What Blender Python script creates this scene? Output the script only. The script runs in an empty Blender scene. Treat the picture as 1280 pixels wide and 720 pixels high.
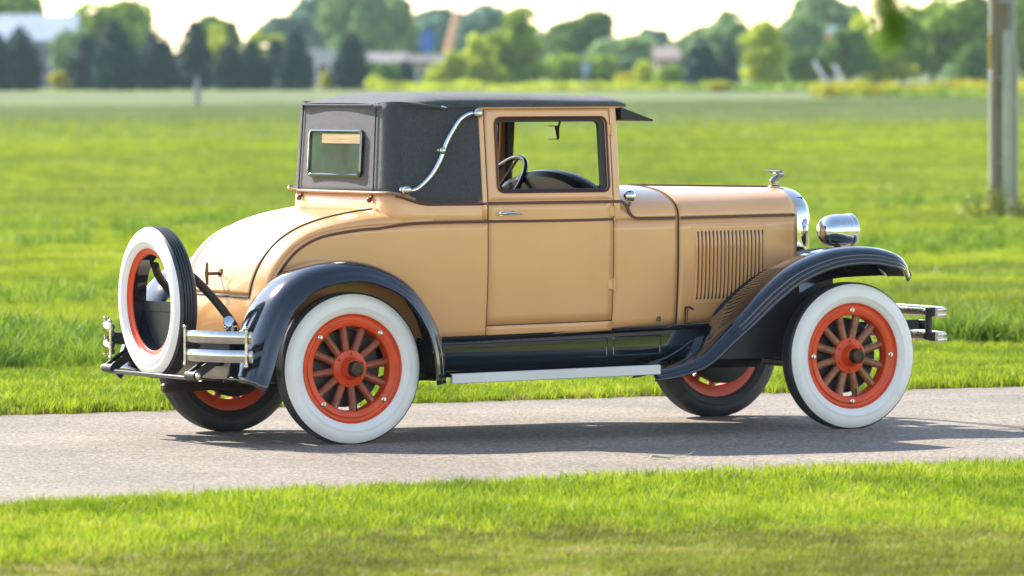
import bpy, bmesh, math, random
import numpy as np
from mathutils import Vector, Matrix
R = math.radians
random.seed(7); rng = np.random.default_rng(7)
scn = bpy.context.scene
col = scn.collection

# ------------------------------------------------------------------ camera
CAM = np.array([-14.35816, -30.3929, 1.81202]); YAW, PIT, ROLL, FPX = 0.47447, -0.03198, -0.00358, 8519.2
FW = np.array([math.sin(YAW)*math.cos(PIT), math.cos(YAW)*math.cos(PIT), math.sin(PIT)])
RT = np.array([math.cos(YAW), -math.sin(YAW), 0.]); UP = np.cross(RT, FW)
R2 = RT*math.cos(ROLL)+UP*math.sin(ROLL); U2 = UP*math.cos(ROLL)-RT*math.sin(ROLL)
cd = bpy.data.cameras.new('camera'); cam = bpy.data.objects.new('camera', cd); col.objects.link(cam)
M4 = Matrix(((R2[0], U2[0], -FW[0], CAM[0]), (R2[1], U2[1], -FW[1], CAM[1]), (R2[2], U2[2], -FW[2], CAM[2]), (0, 0, 0, 1)))
cam.matrix_world = M4
cd.sensor_width = 36; cd.lens = FPX/1280*36; cd.clip_start = .5; cd.clip_end = 9000
cd.dof.use_dof = True; cd.dof.focus_distance = 33.2; cd.dof.aperture_fstop = 4.7
scn.camera = cam
# ------------------------------------------------------------------ sky, sun, exposure
SUN = np.array([-.40, 1.20, 1.0]); SUN /= np.linalg.norm(SUN)
w = bpy.data.worlds.new('World'); scn.world = w; w.use_nodes = True
nt = w.node_tree; bg = nt.nodes['Background']
sky = nt.nodes.new('ShaderNodeTexSky'); sky.sky_type = 'NISHITA'; sky.sun_disc = False
sky.sun_elevation = math.asin(SUN[2]); sky.sun_rotation = math.atan2(SUN[0], SUN[1])
sky.air_density = 1.0; sky.dust_density = 0.2; sky.ozone_density = 1.0
wm = nt.nodes.new('ShaderNodeMix'); wm.data_type = 'RGBA'; wm.blend_type = 'MULTIPLY'; wm.inputs[0].default_value = 1; wm.inputs[7].default_value = (1.0, .885, .80, 1)   # warm tint multiplied into the sky so its light is less blue
nt.links.new(sky.outputs[0], wm.inputs[6]); nt.links.new(wm.outputs[2], bg.inputs[0]); bg.inputs[1].default_value = .15
sl = bpy.data.lights.new('sun', 'SUN'); sl.energy = 4.1; sl.angle = R(.55); sl.color = (1, .94, .84)
so = bpy.data.objects.new('sun', sl); col.objects.link(so)
so.rotation_euler = Vector(SUN).to_track_quat('Z', 'Y').to_euler(); so.location = (-8, 20, 20)
scn.view_settings.view_transform = 'Standard'; scn.view_settings.look = 'None'
scn.view_settings.exposure = 1.55; scn.view_settings.gamma = 1
scn.view_settings.use_curve_mapping = False
scn.cycles.max_bounces = 8; scn.cycles.transparent_max_bounces = 16
scn.cycles.volume_bounces = 0

# ------------------------------------------------------------------ helpers
def tag(o, label=None, cat=None, group=None, kind=None):
    if label: o['label'] = label
    if cat: o['category'] = cat
    if group: o['group'] = group
    if kind: o['kind'] = kind
    return o
def empty(name, loc=(0, 0, 0), rz=0):
    o = bpy.data.objects.new(name, None); o.empty_display_size = .2; col.objects.link(o)
    o.location = loc; o.rotation_euler = (0, 0, rz); return o
def copy_tree(o, parent=None):
    c = o.copy(); col.objects.link(c)
    if parent is not None: c.parent = parent
    for ch in list(o.children): copy_tree(ch, c)
    return c
def spline(pts, n):
    """Catmull-Rom through pts, n samples evenly by arc length."""
    P = np.array(pts, float); Q = np.vstack([2*P[0]-P[1], P, 2*P[-1]-P[-2]]); out = []
    for i in range(len(P)-1):
        a, b, c, d = Q[i], Q[i+1], Q[i+2], Q[i+3]
        for t in np.linspace(0, 1, 16, endpoint=False):
            out.append(.5*((2*b)+(-a+c)*t+(2*a-5*b+4*c-d)*t*t+(-a+3*b-3*c+d)*t**3))
    out.append(P[-1]); out = np.array(out)
    s = np.r_[0, np.cumsum(np.linalg.norm(np.diff(out, axis=0), axis=1))]
    return np.array([[np.interp(u, s, out[:, k]) for k in range(P.shape[1])] for u in np.linspace(0, s[-1], n)])
def sm(a, b, x): 
    t = np.clip((x-a)/(b-a), 0, 1); return t*t*(3-2*t)

class MB:
    def __init__(s): s.v = []; s.f = []
    def grid(s, rows, closed=False, cap=False):
        n0 = len(s.v); m = len(rows[0])
        for r in rows: s.v += [tuple(map(float, p)) for p in r]
        for i in range(len(rows)-1):
            for j in range(m if closed else m-1):
                k = (j+1) % m
                s.f.append((n0+i*m+j, n0+i*m+k, n0+(i+1)*m+k, n0+(i+1)*m+j))
        if cap:
            s.f.append(tuple(n0+j for j in range(m))[::-1]); s.f.append(tuple(n0+(len(rows)-1)*m+j for j in range(m)))
        return s
    def tube(s, path, r, seg=10, cap=True, flat=None, up=None):
        P = np.array(path, float); n = len(P); T = np.gradient(P, axis=0); T /= np.linalg.norm(T, axis=1)[:, None]+1e-12
        u = np.array(up, float) if up is not None else (np.array([0, 0, 1.]) if abs(T[0][2]) < .9 else np.array([1., 0, 0]))
        rr = np.broadcast_to(np.array(r, float), (n,)); rows = []
        for i in range(n):
            a = np.cross(T[i], u); a /= np.linalg.norm(a)+1e-12; b = np.cross(a, T[i])
            if up is None: u = b
            rows.append([P[i]+rr[i]*(math.cos(t)*a*(flat or 1)+math.sin(t)*b) for t in np.linspace(0, 2*math.pi, seg, endpoint=False)])
        return s.grid(rows, True, cap)
    def lathe(s, prof, c=(0, 0, 0), ax=(0, 1, 0), seg=48, wrap=False):
        """prof: (radius, along-axis)"""
        A = np.array(ax, float); A /= np.linalg.norm(A); u = np.cross(A, [0, 0, 1.])
        if np.linalg.norm(u) < 1e-6: u = np.array([1., 0, 0])
        u /= np.linalg.norm(u); v = np.cross(A, u); c = np.array(c, float)
        rows = [[c+A*h+r*(math.cos(t)*u+math.sin(t)*v) for t in np.linspace(0, 2*math.pi, seg, endpoint=False)] for r, h in prof]
        return s.grid(rows, True)
    def ball(s, c, r, seg=14):
        r = np.broadcast_to(np.array(r, float), (3,)); c = np.array(c, float)
        rows = [[c+r*np.array([math.sin(p)*math.cos(t), math.sin(p)*math.sin(t), math.cos(p)]) for t in np.linspace(0, 2*math.pi, seg, endpoint=False)] for p in np.linspace(.02, math.pi-.02, seg//2+2)]
        return s.grid(rows, True, True)
    def box(s, c, d, ax=None, bev=0.0):
        """box with chamfered vertical-run edges; ax optional 3 axes"""
        c = np.array(c, float); h = np.array(d, float)/2
        A = np.eye(3) if ax is None else np.array(ax, float)
        b = min(bev, *(h*.9)) if bev else 0
        if not b:
            n0 = len(s.v)
            for x, y, z in ((-1,-1,-1),(1,-1,-1),(1,1,-1),(-1,1,-1),(-1,-1,1),(1,-1,1),(1,1,1),(-1,1,1)):
                s.v.append(tuple(c+A.T@(h*np.array([x, y, z]))))
            for f in ((3,2,1,0),(4,5,6,7),(0,1,5,4),(1,2,6,5),(2,3,7,6),(3,0,4,7)): s.f.append(tuple(n0+i for i in f))
            return s
        def ring(hx, hy, z, cb):
            return [c+A.T@np.array([x, y, z]) for x, y in ((-hx+cb,-hy),(hx-cb,-hy),(hx,-hy+cb),(hx,hy-cb),(hx-cb,hy),(-hx+cb,hy),(-hx,hy-cb),(-hx,-hy+cb))]
        return s.grid([ring(h[0]-b, h[1]-b, -h[2], b*.5), ring(h[0], h[1], -h[2]+b, b), ring(h[0], h[1], h[2]-b, b), ring(h[0]-b, h[1]-b, h[2], b*.5)], True, True)
    def bar(s, a, b, wd, ht, bev=.003, up=(0, 0, 1)):
        a = np.array(a, float); b = np.array(b, float); t = b-a; L = np.linalg.norm(t); t /= L
        y = np.cross(np.array(up, float), t); y /= np.linalg.norm(y); z = np.cross(t, y)
        return s.box((a+b)/2, (L, wd, ht), (t, y, z), bev)
    def prism(s, poly, o, u, v, n):
        """poly (a,b) outline at o+a*u+b*v extruded by vector n"""
        o, u, v, n = [np.array(q, float) for q in (o, u, v, n)]
        r0 = [o+a*u+b*v for a, b in poly]; r1 = [p+n for p in r0]
        return s.grid([r0, r1], True, True)
    def build(s, name, m, parent=None, smooth=True, angle=35, solid=0, off=-1, merge=True, loc=None):
        me = bpy.data.meshes.new(name); me.from_pydata(s.v, [], s.f)
        if merge:
            b = bmesh.new(); b.from_mesh(me); bmesh.ops.remove_doubles(b, verts=b.verts, dist=1e-5)
            bmesh.ops.recalc_face_normals(b, faces=b.faces); b.to_mesh(me); b.free()
        if smooth:
            me.polygons.foreach_set('use_smooth', np.ones(len(me.polygons), bool))
            me.set_sharp_from_angle(angle=R(angle))
        o = bpy.data.objects.new(name, me); col.objects.link(o); me.materials.append(m)
        if parent is not None: o.parent = parent
        if loc is not None: o.location = loc
        if solid:
            md = o.modifiers.new('thickness', 'SOLIDIFY'); md.thickness = solid; md.offset = off
        return o

def mat(name, base, rough=.5, metal=0, coat=0, noise=0, nscale=20, bump=0, bscale=200, spec=.5, c2=None, rvar=0, sheen=0, stretch=None, trans=0, coords='Object'):
    m = bpy.data.materials.new(name); m.use_nodes = True; n = m.node_tree.nodes; l = m.node_tree.links
    b = n['Principled BSDF']; b.inputs['Base Color'].default_value = (*base, 1); b.inputs['Roughness'].default_value = rough
    b.inputs['Metallic'].default_value = metal; b.inputs['Coat Weight'].default_value = coat; b.inputs['Coat Roughness'].default_value = .04
    b.inputs['Specular IOR Level'].default_value = spec
    if sheen: b.inputs['Sheen Weight'].default_value = sheen; b.inputs['Sheen Roughness'].default_value = .4
    if trans: b.inputs['Transmission Weight'].default_value = trans
    tc = n.new('ShaderNodeTexCoord')
    mp = n.new('ShaderNodeMapping'); l.new(tc.outputs[coords], mp.inputs[0])
    if stretch: mp.inputs['Scale'].default_value = stretch
    if noise or c2:
        t = n.new('ShaderNodeTexNoise'); t.inputs['Scale'].default_value = nscale; t.inputs['Detail'].default_value = 6
        l.new(mp.outputs[0], t.inputs['Vector'])
        r = n.new('ShaderNodeMapRange'); r.inputs[1].default_value = .3; r.inputs[2].default_value = .7; l.new(t.outputs[0], r.inputs[0])
        x = n.new('ShaderNodeMix'); x.data_type = 'RGBA'; l.new(r.outputs[0], x.inputs[0])
        d = c2 if c2 else tuple(c*(1-noise) for c in base); u = base if c2 else tuple(min(1, c*(1+noise)) for c in base)
        x.inputs[6].default_value = (*d, 1); x.inputs[7].default_value = (*u, 1); l.new(x.outputs[2], b.inputs['Base Color'])
        if rvar:
            q = n.new('ShaderNodeMapRange'); q.inputs[1].default_value = .3; q.inputs[2].default_value = .7
            q.inputs[3].default_value = max(0, rough-rvar); q.inputs[4].default_value = rough+rvar
            l.new(t.outputs[0], q.inputs[0]); l.new(q.outputs[0], b.inputs['Roughness'])
    if bump:
        t2 = n.new('ShaderNodeTexNoise'); t2.inputs['Scale'].default_value = bscale; t2.inputs['Detail'].default_value = 4
        l.new(mp.outputs[0], t2.inputs['Vector'])
        bp = n.new('ShaderNodeBump'); bp.inputs['Strength'].default_value = bump; bp.inputs['Distance'].default_value = .01
        l.new(t2.outputs[0], bp.inputs['Height']); l.new(bp.outputs[0], b.inputs['Normal'])
    return m

TAN = mat('tan_paint', (.74, .375, .150), .28, coat=.45, noise=.05, nscale=3, bump=.035, bscale=5)
BLACK = mat('black_paint', (.006, .009, .014), .12, coat=1.0, noise=.2, nscale=6)
DULLBLACK = mat('chassis_black', (.012, .012, .013), .5, noise=.4, nscale=15)
MAROON = mat('maroon_stripe', (.080, .009, .008), .4)
SEAM = mat('panel_gap', (.03, .016, .008), .8)
CHROME = mat('chrome', (.8, .8, .78), .06, 1, noise=.04, nscale=30, rvar=.03)
NICKEL = mat('dull_nickel', (.62, .58, .5), .22, 1, noise=.15, nscale=40, rvar=.08)
BRONZE = mat('bronze_fitting', (.16, .10, .05), .38, 1, noise=.3, nscale=60)
ORANGE = mat('orange_red_paint', (.66, .062, .009), .36, coat=.12, noise=.14, nscale=10, spec=.35)
WOODR = mat('stained_wood', (.36, .080, .036), .42, coat=.2, c2=(.20, .042, .020), nscale=30, stretch=(1, 1, 1), bump=.15, bscale=90)
WOODB = mat('varnished_wood', (.36, .145, .062), .42, coat=.2, c2=(.19, .066, .028), nscale=30, bump=.15, bscale=90)
RUBBER = mat('tyre_rubber', (.032, .034, .038), .5, noise=.35, nscale=14, bump=.1, bscale=80)
WHITE = mat('whitewall', (.87, .84, .79), .5, c2=(.78, .75, .70), nscale=7, bump=.03, bscale=60)
FABRIC = mat('top_fabric', (.050, .052, .058), .8, noise=.35, nscale=160, bump=.9, bscale=380, sheen=.45, stretch=(1, 1, .45))
FABTRIM = mat('top_piping', (.30, .19, .13), .6, noise=.2, nscale=60)
INTERIOR = mat('dark_lining', (.02, .017, .015), .9, noise=.2)
SILVER = mat('step_trim', (.62, .61, .60), .40, .1, noise=.06, nscale=3)
TANKP = mat('dusty_tank_paint', (.33, .285, .235), .42, noise=.15, nscale=12)
RUST = mat('brown_pipe', (.06, .04, .04), .5, .5, noise=.3, nscale=30)
BADGE = mat('badge_enamel', (.02, .02, .025), .25)
def glass(name, tint, fac):
    m = bpy.data.materials.new(name); m.use_nodes = True; n = m.node_tree.nodes; l = m.node_tree.links
    n.remove(n['Principled BSDF']); o = n['Material Output']
    t = n.new('ShaderNodeBsdfTransparent'); t.inputs[0].default_value = (*tint, 1)
    g = n.new('ShaderNodeBsdfGlossy'); g.inputs['Roughness'].default_value = .02
    x = n.new('ShaderNodeMixShader'); x.inputs[0].default_value = fac; l.new(t.outputs[0], x.inputs[1]); l.new(g.outputs[0], x.inputs[2])
    l.new(x.outputs[0], o.inputs[0]); return m
CLEAR = glass('clear_glass', (.97, .98, .97), .012)

# ------------------------------------------------------------------ ground heights and viewing directions
def gh(r):
    """field height by distance from where the photographer stands: level, then a slow rise"""
    r = np.asarray(r, float)
    return .62*np.clip((r-110)/340, 0, 1)**1.15
def at(px, D):
    d = FW+(px-640)/FPX*R2; d = d[:2]/np.linalg.norm(d[:2])
    return CAM[0]+d[0]*D, CAM[1]+d[1]*D, float(gh(D))
def zat(py, D, px=640): return CAM[2]-(py-(89.8-.0035*px))/FPX*D     # height that far away (used to read real sizes)

# ------------------------------------------------------------------ ground, road
def road_front(x): return -4.35-.020*np.clip(1.2-x, 0, 9)**2*np.where(x < 1.2, 1, 0)+.012*np.clip(x-2, 0, 40)
def road_back(x): return 2.80-.012*np.clip(x-3, -30, 60)-.02*np.clip(3-x, 0, 30)
g = MB()
rad_ = np.r_[0.01, np.linspace(4, 108, 14), np.linspace(115, 470, 48), 520, 600, 760, 1100, 1800, 3000, 5000]
ang = np.r_[np.linspace(-.5, .5, 60)+YAW, np.linspace(YAW+.6, YAW+2*math.pi-.6, 50)]
g.grid([[(CAM[0]+r*math.sin(a), CAM[1]+r*math.cos(a), float(gh(r))) for a in ang] for r in rad_], True)
def ground_mat():
    m = bpy.data.materials.new('meadow_ground'); m.use_nodes = True; n = m.node_tree.nodes; l = m.node_tree.links
    b = n['Principled BSDF']; b.inputs['Roughness'].default_value = .9; b.inputs['Specular IOR Level'].default_value = .1
    g_ = n.new('ShaderNodeNewGeometry')
    def nz(scale, st=(1, 1, 1), det=4, rot=0):
        mp = n.new('ShaderNodeMapping'); mp.inputs['Scale'].default_value = st; mp.inputs['Rotation'].default_value = (0, 0, rot); l.new(g_.outputs['Position'], mp.inputs[0])
        t = n.new('ShaderNodeTexNoise'); t.inputs['Scale'].default_value = scale; t.inputs['Detail'].default_value = det
        l.new(mp.outputs[0], t.inputs['Vector']); return t.outputs[0]
    def ramp(src, stops):
        r = n.new('ShaderNodeValToRGB'); l.new(src, r.inputs[0]); e = r.color_ramp.elements
        e[0].position, e[0].color = stops[0][0], (*stops[0][1], 1); e[1].position, e[1].color = stops[-1][0], (*stops[-1][1], 1)
        for p, c in stops[1:-1]: q = e.new(p); q.color = (*c, 1)
        return r.outputs[0]
    a = ramp(nz(.035, (1, .45, 1)), [(.36, GA), (.5, GB), (.62, GC)])
    ds = n.new('ShaderNodeVectorMath'); ds.operation = 'DISTANCE'; ds.inputs[1].default_value = tuple(CAM); l.new(g_.outputs['Position'], ds.inputs[0])
    mr = n.new('ShaderNodeMapRange'); mr.inputs[1].default_value = 150; mr.inputs[2].default_value = 230; l.new(ds.outputs['Value'], mr.inputs[0])
    near = ramp(nz(.05, (1, .5, 1)), [(.36, (.11, .16, .02)), (.5, (.16, .235, .018)), (.62, (.20, .28, .02))])   # brighter green nearby, mixing to the duller greens with distance
    xx = n.new('ShaderNodeMix'); xx.data_type = 'RGBA'; l.new(mr.outputs[0], xx.inputs[0]); l.new(near, xx.inputs[6]); l.new(a, xx.inputs[7]); a = xx.outputs[2]
    c = ramp(nz(.6), [(.3, (.6, .62, .55)), (.7, (1.25, 1.2, 1.2))])
    x = n.new('ShaderNodeMix'); x.data_type = 'RGBA'; x.blend_type = 'MULTIPLY'; x.inputs[0].default_value = .8
    l.new(a, x.inputs[6]); l.new(c, x.inputs[7]); l.new(x.outputs[2], b.inputs['Base Color']); return m
GA, GB, GC = (.105, .125, .055), (.14, .17, .070), (.16, .20, .060)
tag(g.build('ground', ground_mat()), kind='structure')

def road_mat():
    m = bpy.data.materials.new('weathered_asphalt'); m.use_nodes = True; n = m.node_tree.nodes; l = m.node_tree.links
    b = n['Principled BSDF']; b.inputs['Roughness'].default_value = .85; b.inputs['Specular IOR Level'].default_value = .25
    g_ = n.new('ShaderNodeNewGeometry')
    def nz(s, d=3, dist=0):
        t = n.new('ShaderNodeTexNoise'); t.inputs['Scale'].default_value = s; t.inputs['Detail'].default_value = d; t.inputs['Distortion'].default_value = dist
        l.new(g_.outputs['Position'], t.inputs['Vector']); return t.outputs[0]
    v = n.new('ShaderNodeTexVoronoi'); v.inputs['Scale'].default_value = 70; l.new(g_.outputs['Position'], v.inputs['Vector'])
    r = n.new('ShaderNodeValToRGB'); l.new(v.outputs['Color'], r.inputs[0]); e = r.color_ramp.elements
    e[0].position, e[0].color = .1, (.11, .098, .086, 1); e[1].position, e[1].color = .95, (.358, .298, .236, 1)
    r2 = n.new('ShaderNodeValToRGB'); l.new(nz(.9, 5), r2.inputs[0]); e = r2.color_ramp.elements
    e[0].position, e[0].color = .35, (.82, .80, .79, 1); e[1].position, e[1].color = .65, (1.1, 1.09, 1.07, 1)
    x = n.new('ShaderNodeMix'); x.data_type = 'RGBA'; x.blend_type = 'MULTIPLY'; x.inputs[0].default_value = 1
    l.new(r.outputs[0], x.inputs[6]); l.new(r2.outputs[0], x.inputs[7]); l.new(x.outputs[2], b.inputs['Base Color'])
    bp = n.new('ShaderNodeBump'); bp.inputs['Strength'].default_value = .6; bp.inputs['Distance'].default_value = .006
    l.new(v.outputs['Distance'], bp.inputs['Height']); l.new(bp.outputs[0], b.inputs['Normal']); return m
rx = np.r_[np.linspace(-60, -8, 40), np.linspace(-7.8, 14, 260), np.linspace(14.5, 80, 50)]
ra = road_front(rx)+.035*np.sin(rx*3.1)*np.sin(rx*1.3+1)+rng.normal(0, .02, len(rx)); rb = road_back(rx)+.04*np.sin(rx*2.3+2)*np.sin(rx*.9)+rng.normal(0, .02, len(rx))
rm = MB(); rm.grid([[(x, a+(b-a)*t, .004+.0*t) for x, a, b in zip(rx, ra, rb)] for t in np.linspace(0, 1, 8)])
tag(rm.build('road', road_mat(), smooth=False), kind='structure')

# ------------------------------------------------------------------ the car
# x forward (rear axle 0, front axle 2.79), y to its left, z up
car = empty('vintage_car')
tag(car, 'tan vintage coupe with dark fabric top and orange spoked whitewall wheels on the road', 'car')
WX = [-.40, -.34, 0, .28, .5, .8, 1.2, 1.5, 1.9, 2.3, 2.73]; WW = [.475, .50, .525, .56, .592, .632, .65, .635, .545, .42, .287]
_wp = spline(list(zip(WX, WW)), 400)
def W(x): return float(np.interp(x, _wp[:, 0], _wp[:, 1]))
def S(x, z):
    v = -.030*((z-.95)/.42)**2 if z < .95 else 0
    if z > 1.165: v = -.050*((z-1.165)/.475)
    return W(x)+v
def P(x, z, s=-1, out=0.): return (x, s*(S(x, z)+out), z)
def zbot(x): return .482+.027*x
def side_panel(name, x0, x1, bot, top, s, m=TAN, nx=24, nz=14, parent=car, solid=.012):
    b = MB(); X = np.linspace(x0, x1, nx)
    b.grid([[P(x, bot(x)+(top(x)-bot(x))*t, s) for t in np.linspace(0, 1, nz)] for x in X])
    return b.build(name, m, parent, solid=solid, off=0)
# -- tail: centre profile and shoulder profile
CE = spline([(.52, 1.157), (.30, 1.150), (.15, 1.132), (0, 1.10), (-.13, 1.052), (-.235, .985), (-.315, .895), (-.36, .80), (-.382, .70), (-.386, .60), (-.375, .50)], 60)
ED = spline([(.52, 1.068), (.30, 1.062), (.11, 1.05), (-.063, 1.021), (-.16, .980), (-.225, .930), (-.285, .855), (-.322, .78), (-.340, .70), (-.345, .60), (-.338, .50)], 60)
def tail_pt(i, a, out=0.):
    """i profile index (float ok), a across angle -pi/2..pi/2"""
    k = min(int(i), 58); f = i-k
    c = CE[k]*(1-f)+CE[k+1]*f; e = ED[k]*(1-f)+ED[k+1]*f
    p = 2.7; v = math.copysign(abs(math.sin(a))**(2/p), a); h = abs(math.cos(a))**(2/p)
    we = W(e[0])-.003
    q = np.array([e[0]+(c[0]-e[0])*h, v*we, e[1]+(c[1]-e[1])*h])
    if out:
        d = c-e; d = d/(np.linalg.norm(d)+1e-9); q += np.array([d[0], 0, d[1]])*out
    return q
def aof(y, i):
    """angle at which the tail reaches lateral y"""
    k = min(int(round(i)), 59); we = W(ED[k][0])-.003; return math.copysign(math.asin(min(1, abs(y)/we)**(2.7/2)), y)
b = MB(); b.grid([[tail_pt(i, a) for a in np.linspace(-math.pi/2, math.pi/2, 49)] for i in np.linspace(0, 59, 60)])
tail = b.build('rear_body', TAN, car, solid=.01)
# quarter panels follow the shoulder line down
for s in (-1, 1):
    b = MB(); k = [tuple(e) for e in ED if e[1] > .60]
    rows = []
    for x, z in k[::-1]: rows.append([P(x, zbot(x)+(z-zbot(x))*t, s) for t in np.linspace(0, 1, 16)])
    for x in np.linspace(.54, .793, 12): rows.append([P(x, zbot(x)+(1.068-zbot(x))*t, s) for t in np.linspace(0, 1, 16)])
    q = b.grid(rows).build('quarter_panel', TAN, car, solid=.01, off=0)
# rumble-seat lid: 3 mm proud with a dark gap round it
iL = int(np.argmin(np.abs(CE[:, 1]-.722)))
iT = int(np.argmin(np.abs(CE[:, 0]-.285)))
b = MB(); LI = np.linspace(iT, iL, 40); YL = lambda i: .40-.035*(i-iT)/(iL-iT)
b.grid([[tail_pt(i, aof(YL(i)*v, i), .004) for v in np.linspace(-1, 1, 41)] for i in LI])
lid = b.build('rumble_lid', TAN, car, solid=.006, off=-1)
b = MB(); path = [tail_pt(i, aof(-YL(i)-.004, i), .002) for i in LI]+[tail_pt(iL+.5, aof(y, iL), .002) for y in np.linspace(-YL(iL), YL(iL), 24)]+[tail_pt(i, aof(YL(i)+.004, i), .002) for i in LI[::-1]]
b.tube(path, .004, 6).build('lid_gap', SEAM, lid)
# T handle of the lid
hx = tail_pt(iL-4, 0)
b = MB(); hc = tail_pt(iL-4.5, aof(0, iL))
b.tube([hc, hc+np.array([-.075, 0, 0])], .008, 8).lathe([(0.0, .0), (.024, 0), (.022, .008), (0, .012)], hc, (-1, 0, .1), 16)
b.tube([hc+np.array([-.075, 0, .055]), hc+np.array([-.078, 0, .0]), hc+np.array([-.075, 0, -.055])], [.006, .010, .007], 8)
b.build('lid_handle', BRONZE, lid)
# body colour band standing round the foot of the fabric top
def plan(n=150, ins=0.):
    """half outline of the top, near side from the door post to the back centre"""
    pts = [(.79, -(W(.79))), (.68, -W(.68)), (.57, -W(.57)+.003), (.48, -W(.48)+.006)]
    c = (.395, -.455)
    for t in np.linspace(0, math.pi/2, 7): pts.append((c[0]-.118*math.sin(t), c[1]-.118*math.cos(t)))
    pts += [(.270, -.30), (.264, -.15), (.262, 0)]
    h = spline(pts, n)
    full = np.vstack([h, (h*np.array([1, -1]))[::-1][1:]])
    if ins:
        T = np.gradient(full, axis=0); T /= np.linalg.norm(T, axis=1)[:, None]; N = np.stack([T[:, 1], -T[:, 0]], 1); full = full+N*ins*(1 if True else -1)
    return full
PL = plan()
def inset(pl, d):
    T = np.gradient(pl, axis=0); T /= np.linalg.norm(T, axis=1)[:, None]; N = np.stack([-T[:, 1], T[:, 0]], 1)
    c = pl.mean(0); sg = np.sign(((c-pl)*N).sum(1)); return pl+N*sg[:, None]*d
def zfoot(x):
    z = 1.165+.047*float(1-sm(.30, .50, x))
    if x > .735: z += .055-.055*math.sqrt(max(0, 1-((x-.735)/.055)**2))
    return z
b = MB(); lo = inset(PL, .004)
b.grid([[(x, y*(1 if z < 1.1 else 1), z) for x, y in lo] if z < 1.2 else [(x, y, max(zfoot(x)+.012, 1.17)) for x, y in inset(PL, .012)] for z in (1.05, 1.10, 1.15, 1.25)])
b.build('belt_band', TAN, car, solid=.006, off=0)
# -- door
def rrect(x0, x1, z0, z1, r, k=7):
    pts = []
    for cx, cz, a0 in ((x1-r, z1-r, 0), (x0+r, z1-r, 90), (x0+r, z0+r, 180), (x1-r, z0+r, 270)):
        pts.append(('c', [(cx+r*math.cos(R(a0+90*t)), cz+r*math.sin(R(a0+90*t))) for t in np.linspace(0, 1, k)]))
    return [p for _, q in pts for p in q]
DX0, DX1, WZ0 = .797, 1.490, 1.175
win = (.858, 1.466, 1.216, 1.574)
def door(s):
    b = MB(); inner = rrect(*win, .032); outer = []
    cx, cz = (win[0]+win[1])/2, (win[2]+win[3])/2; k = 7
    o = (DX0, DX1, WZ0, 1.620)
    for i, (x, z) in enumerate(inner):
        q, j = divmod(i, k); X = o[1] if q in (0, 3) else o[0]; Z = o[3] if q in (0, 1) else o[2]
        mid = k//2
        if q in (0, 2):
            pt = (X, Z if j >= mid else z) if j <= mid else (x, Z)
            if j == mid: pt = (X, Z)
        else:
            pt = (x, Z) if j < mid else (X, z)
            if j == mid: pt = (X, Z)
        outer.append(pt)
    n = len(inner); rows = []
    for t in np.linspace(0, 1, 4):
        rows.append([P(a[0]+(c[0]-a[0])*t, a[1]+(c[1]-a[1])*t, s) for a, c in zip(inner, outer)])
    # extra points along the long sides keep the curve of the body
    b.grid(rows, True)
    xs_ = np.linspace(DX0, DX1, 16); zs_ = np.linspace(0, 1, 14)
    b.grid([[P(x, .545+.018*x+(WZ0-.545-.018*x)*t, s) for t in zs_] for x in xs_])
    d = b.build('door', TAN, car, solid=.028, off=-1 if s < 0 else -1)
    # gap line
    z0 = lambda x: .545+.018*x
    gp = [(DX0-.002, 1.618), (DX0-.002, 1.3), (DX0-.002, 1.0), (DX0-.002, .8), (DX0-.002, z0(DX0))]+[(x, z0(x)-.002) for x in np.linspace(DX0, DX1, 10)]+[(DX1+.002, z) for z in np.linspace(z0(DX1), 1.618, 16)]
    fg = gp[15:]; gp = np.vstack([spline(gp[:5], 24), gp[5:15]])
    MB().tube([P(x, z, s, .0) for x, z in gp], .003, 6).tube([P(x, z, s, -.0006) for x, z in fg], .0018, 6).build('door_gap', SEAM, d)
    tr = rrect(win[0]-.004, win[1]+.004, win[2]-.004, win[3]+.004, .034, 7); tr.append(tr[0])
    MB().tube([P(x, z, s, .001) for x, z in tr], .006, 6, cap=False).build('window_trim', MAROON, d)
    # dark channel inside the opening
    b = MB(); i2 = rrect(win[0]+(.012 if s < 0 else .006), win[1]-(.030 if s < 0 else .006), win[2]+.010, win[3]-.018, .026, 7)
    b.grid([[P(x, z, s, -.010) for x, z in inner], [P(x, z, s, -.014) for x, z in i2], [P(x, z, s, -.045) for x, z in i2], [P(x, z, s, -.05) for x, z in inner]], True)
    b.build('window_channel', DULLBLACK, d)
    MB().grid([[P(x, z, s, -.032) for z in np.linspace(.56, 1.205, 8)] for x in np.linspace(DX0+.01, DX1-.01, 12)]).build('door_lining', INTERIOR, d)
    h = MB(); c = np.array(P(.862, 1.108, s, .004)); o_ = np.array([0, s, 0])
    h.lathe([(0.0, .006), (.013, .006), (.015, 0), (.015, -.004)], c, (0, s, 0), 16)
    h.tube([c+o_*.006, c+o_*.03, c+o_*.038+np.array([.012, 0, .001]), c+o_*.036+np.array([.05, 0, .004]), c+o_*.034+np.array([.10, 0, -.003])], [.007, .007, .008, .008, .004], 10)
    h.build('door_handle', CHROME, d)
    for hz in (1.515, 1.112, .752):
        x = DX1+.012 if hz > 1.1 else DX1+.004
        MB().tube([P(x, hz-.028, s, .005), P(x, hz+.028, s, .005)], .010, 10).box(P(x-.018, hz, s, .001), (.032, .006, .052), bev=.002).build('hinge', TAN, d)
    return d
for s in (-1, 1): door(s)
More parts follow.
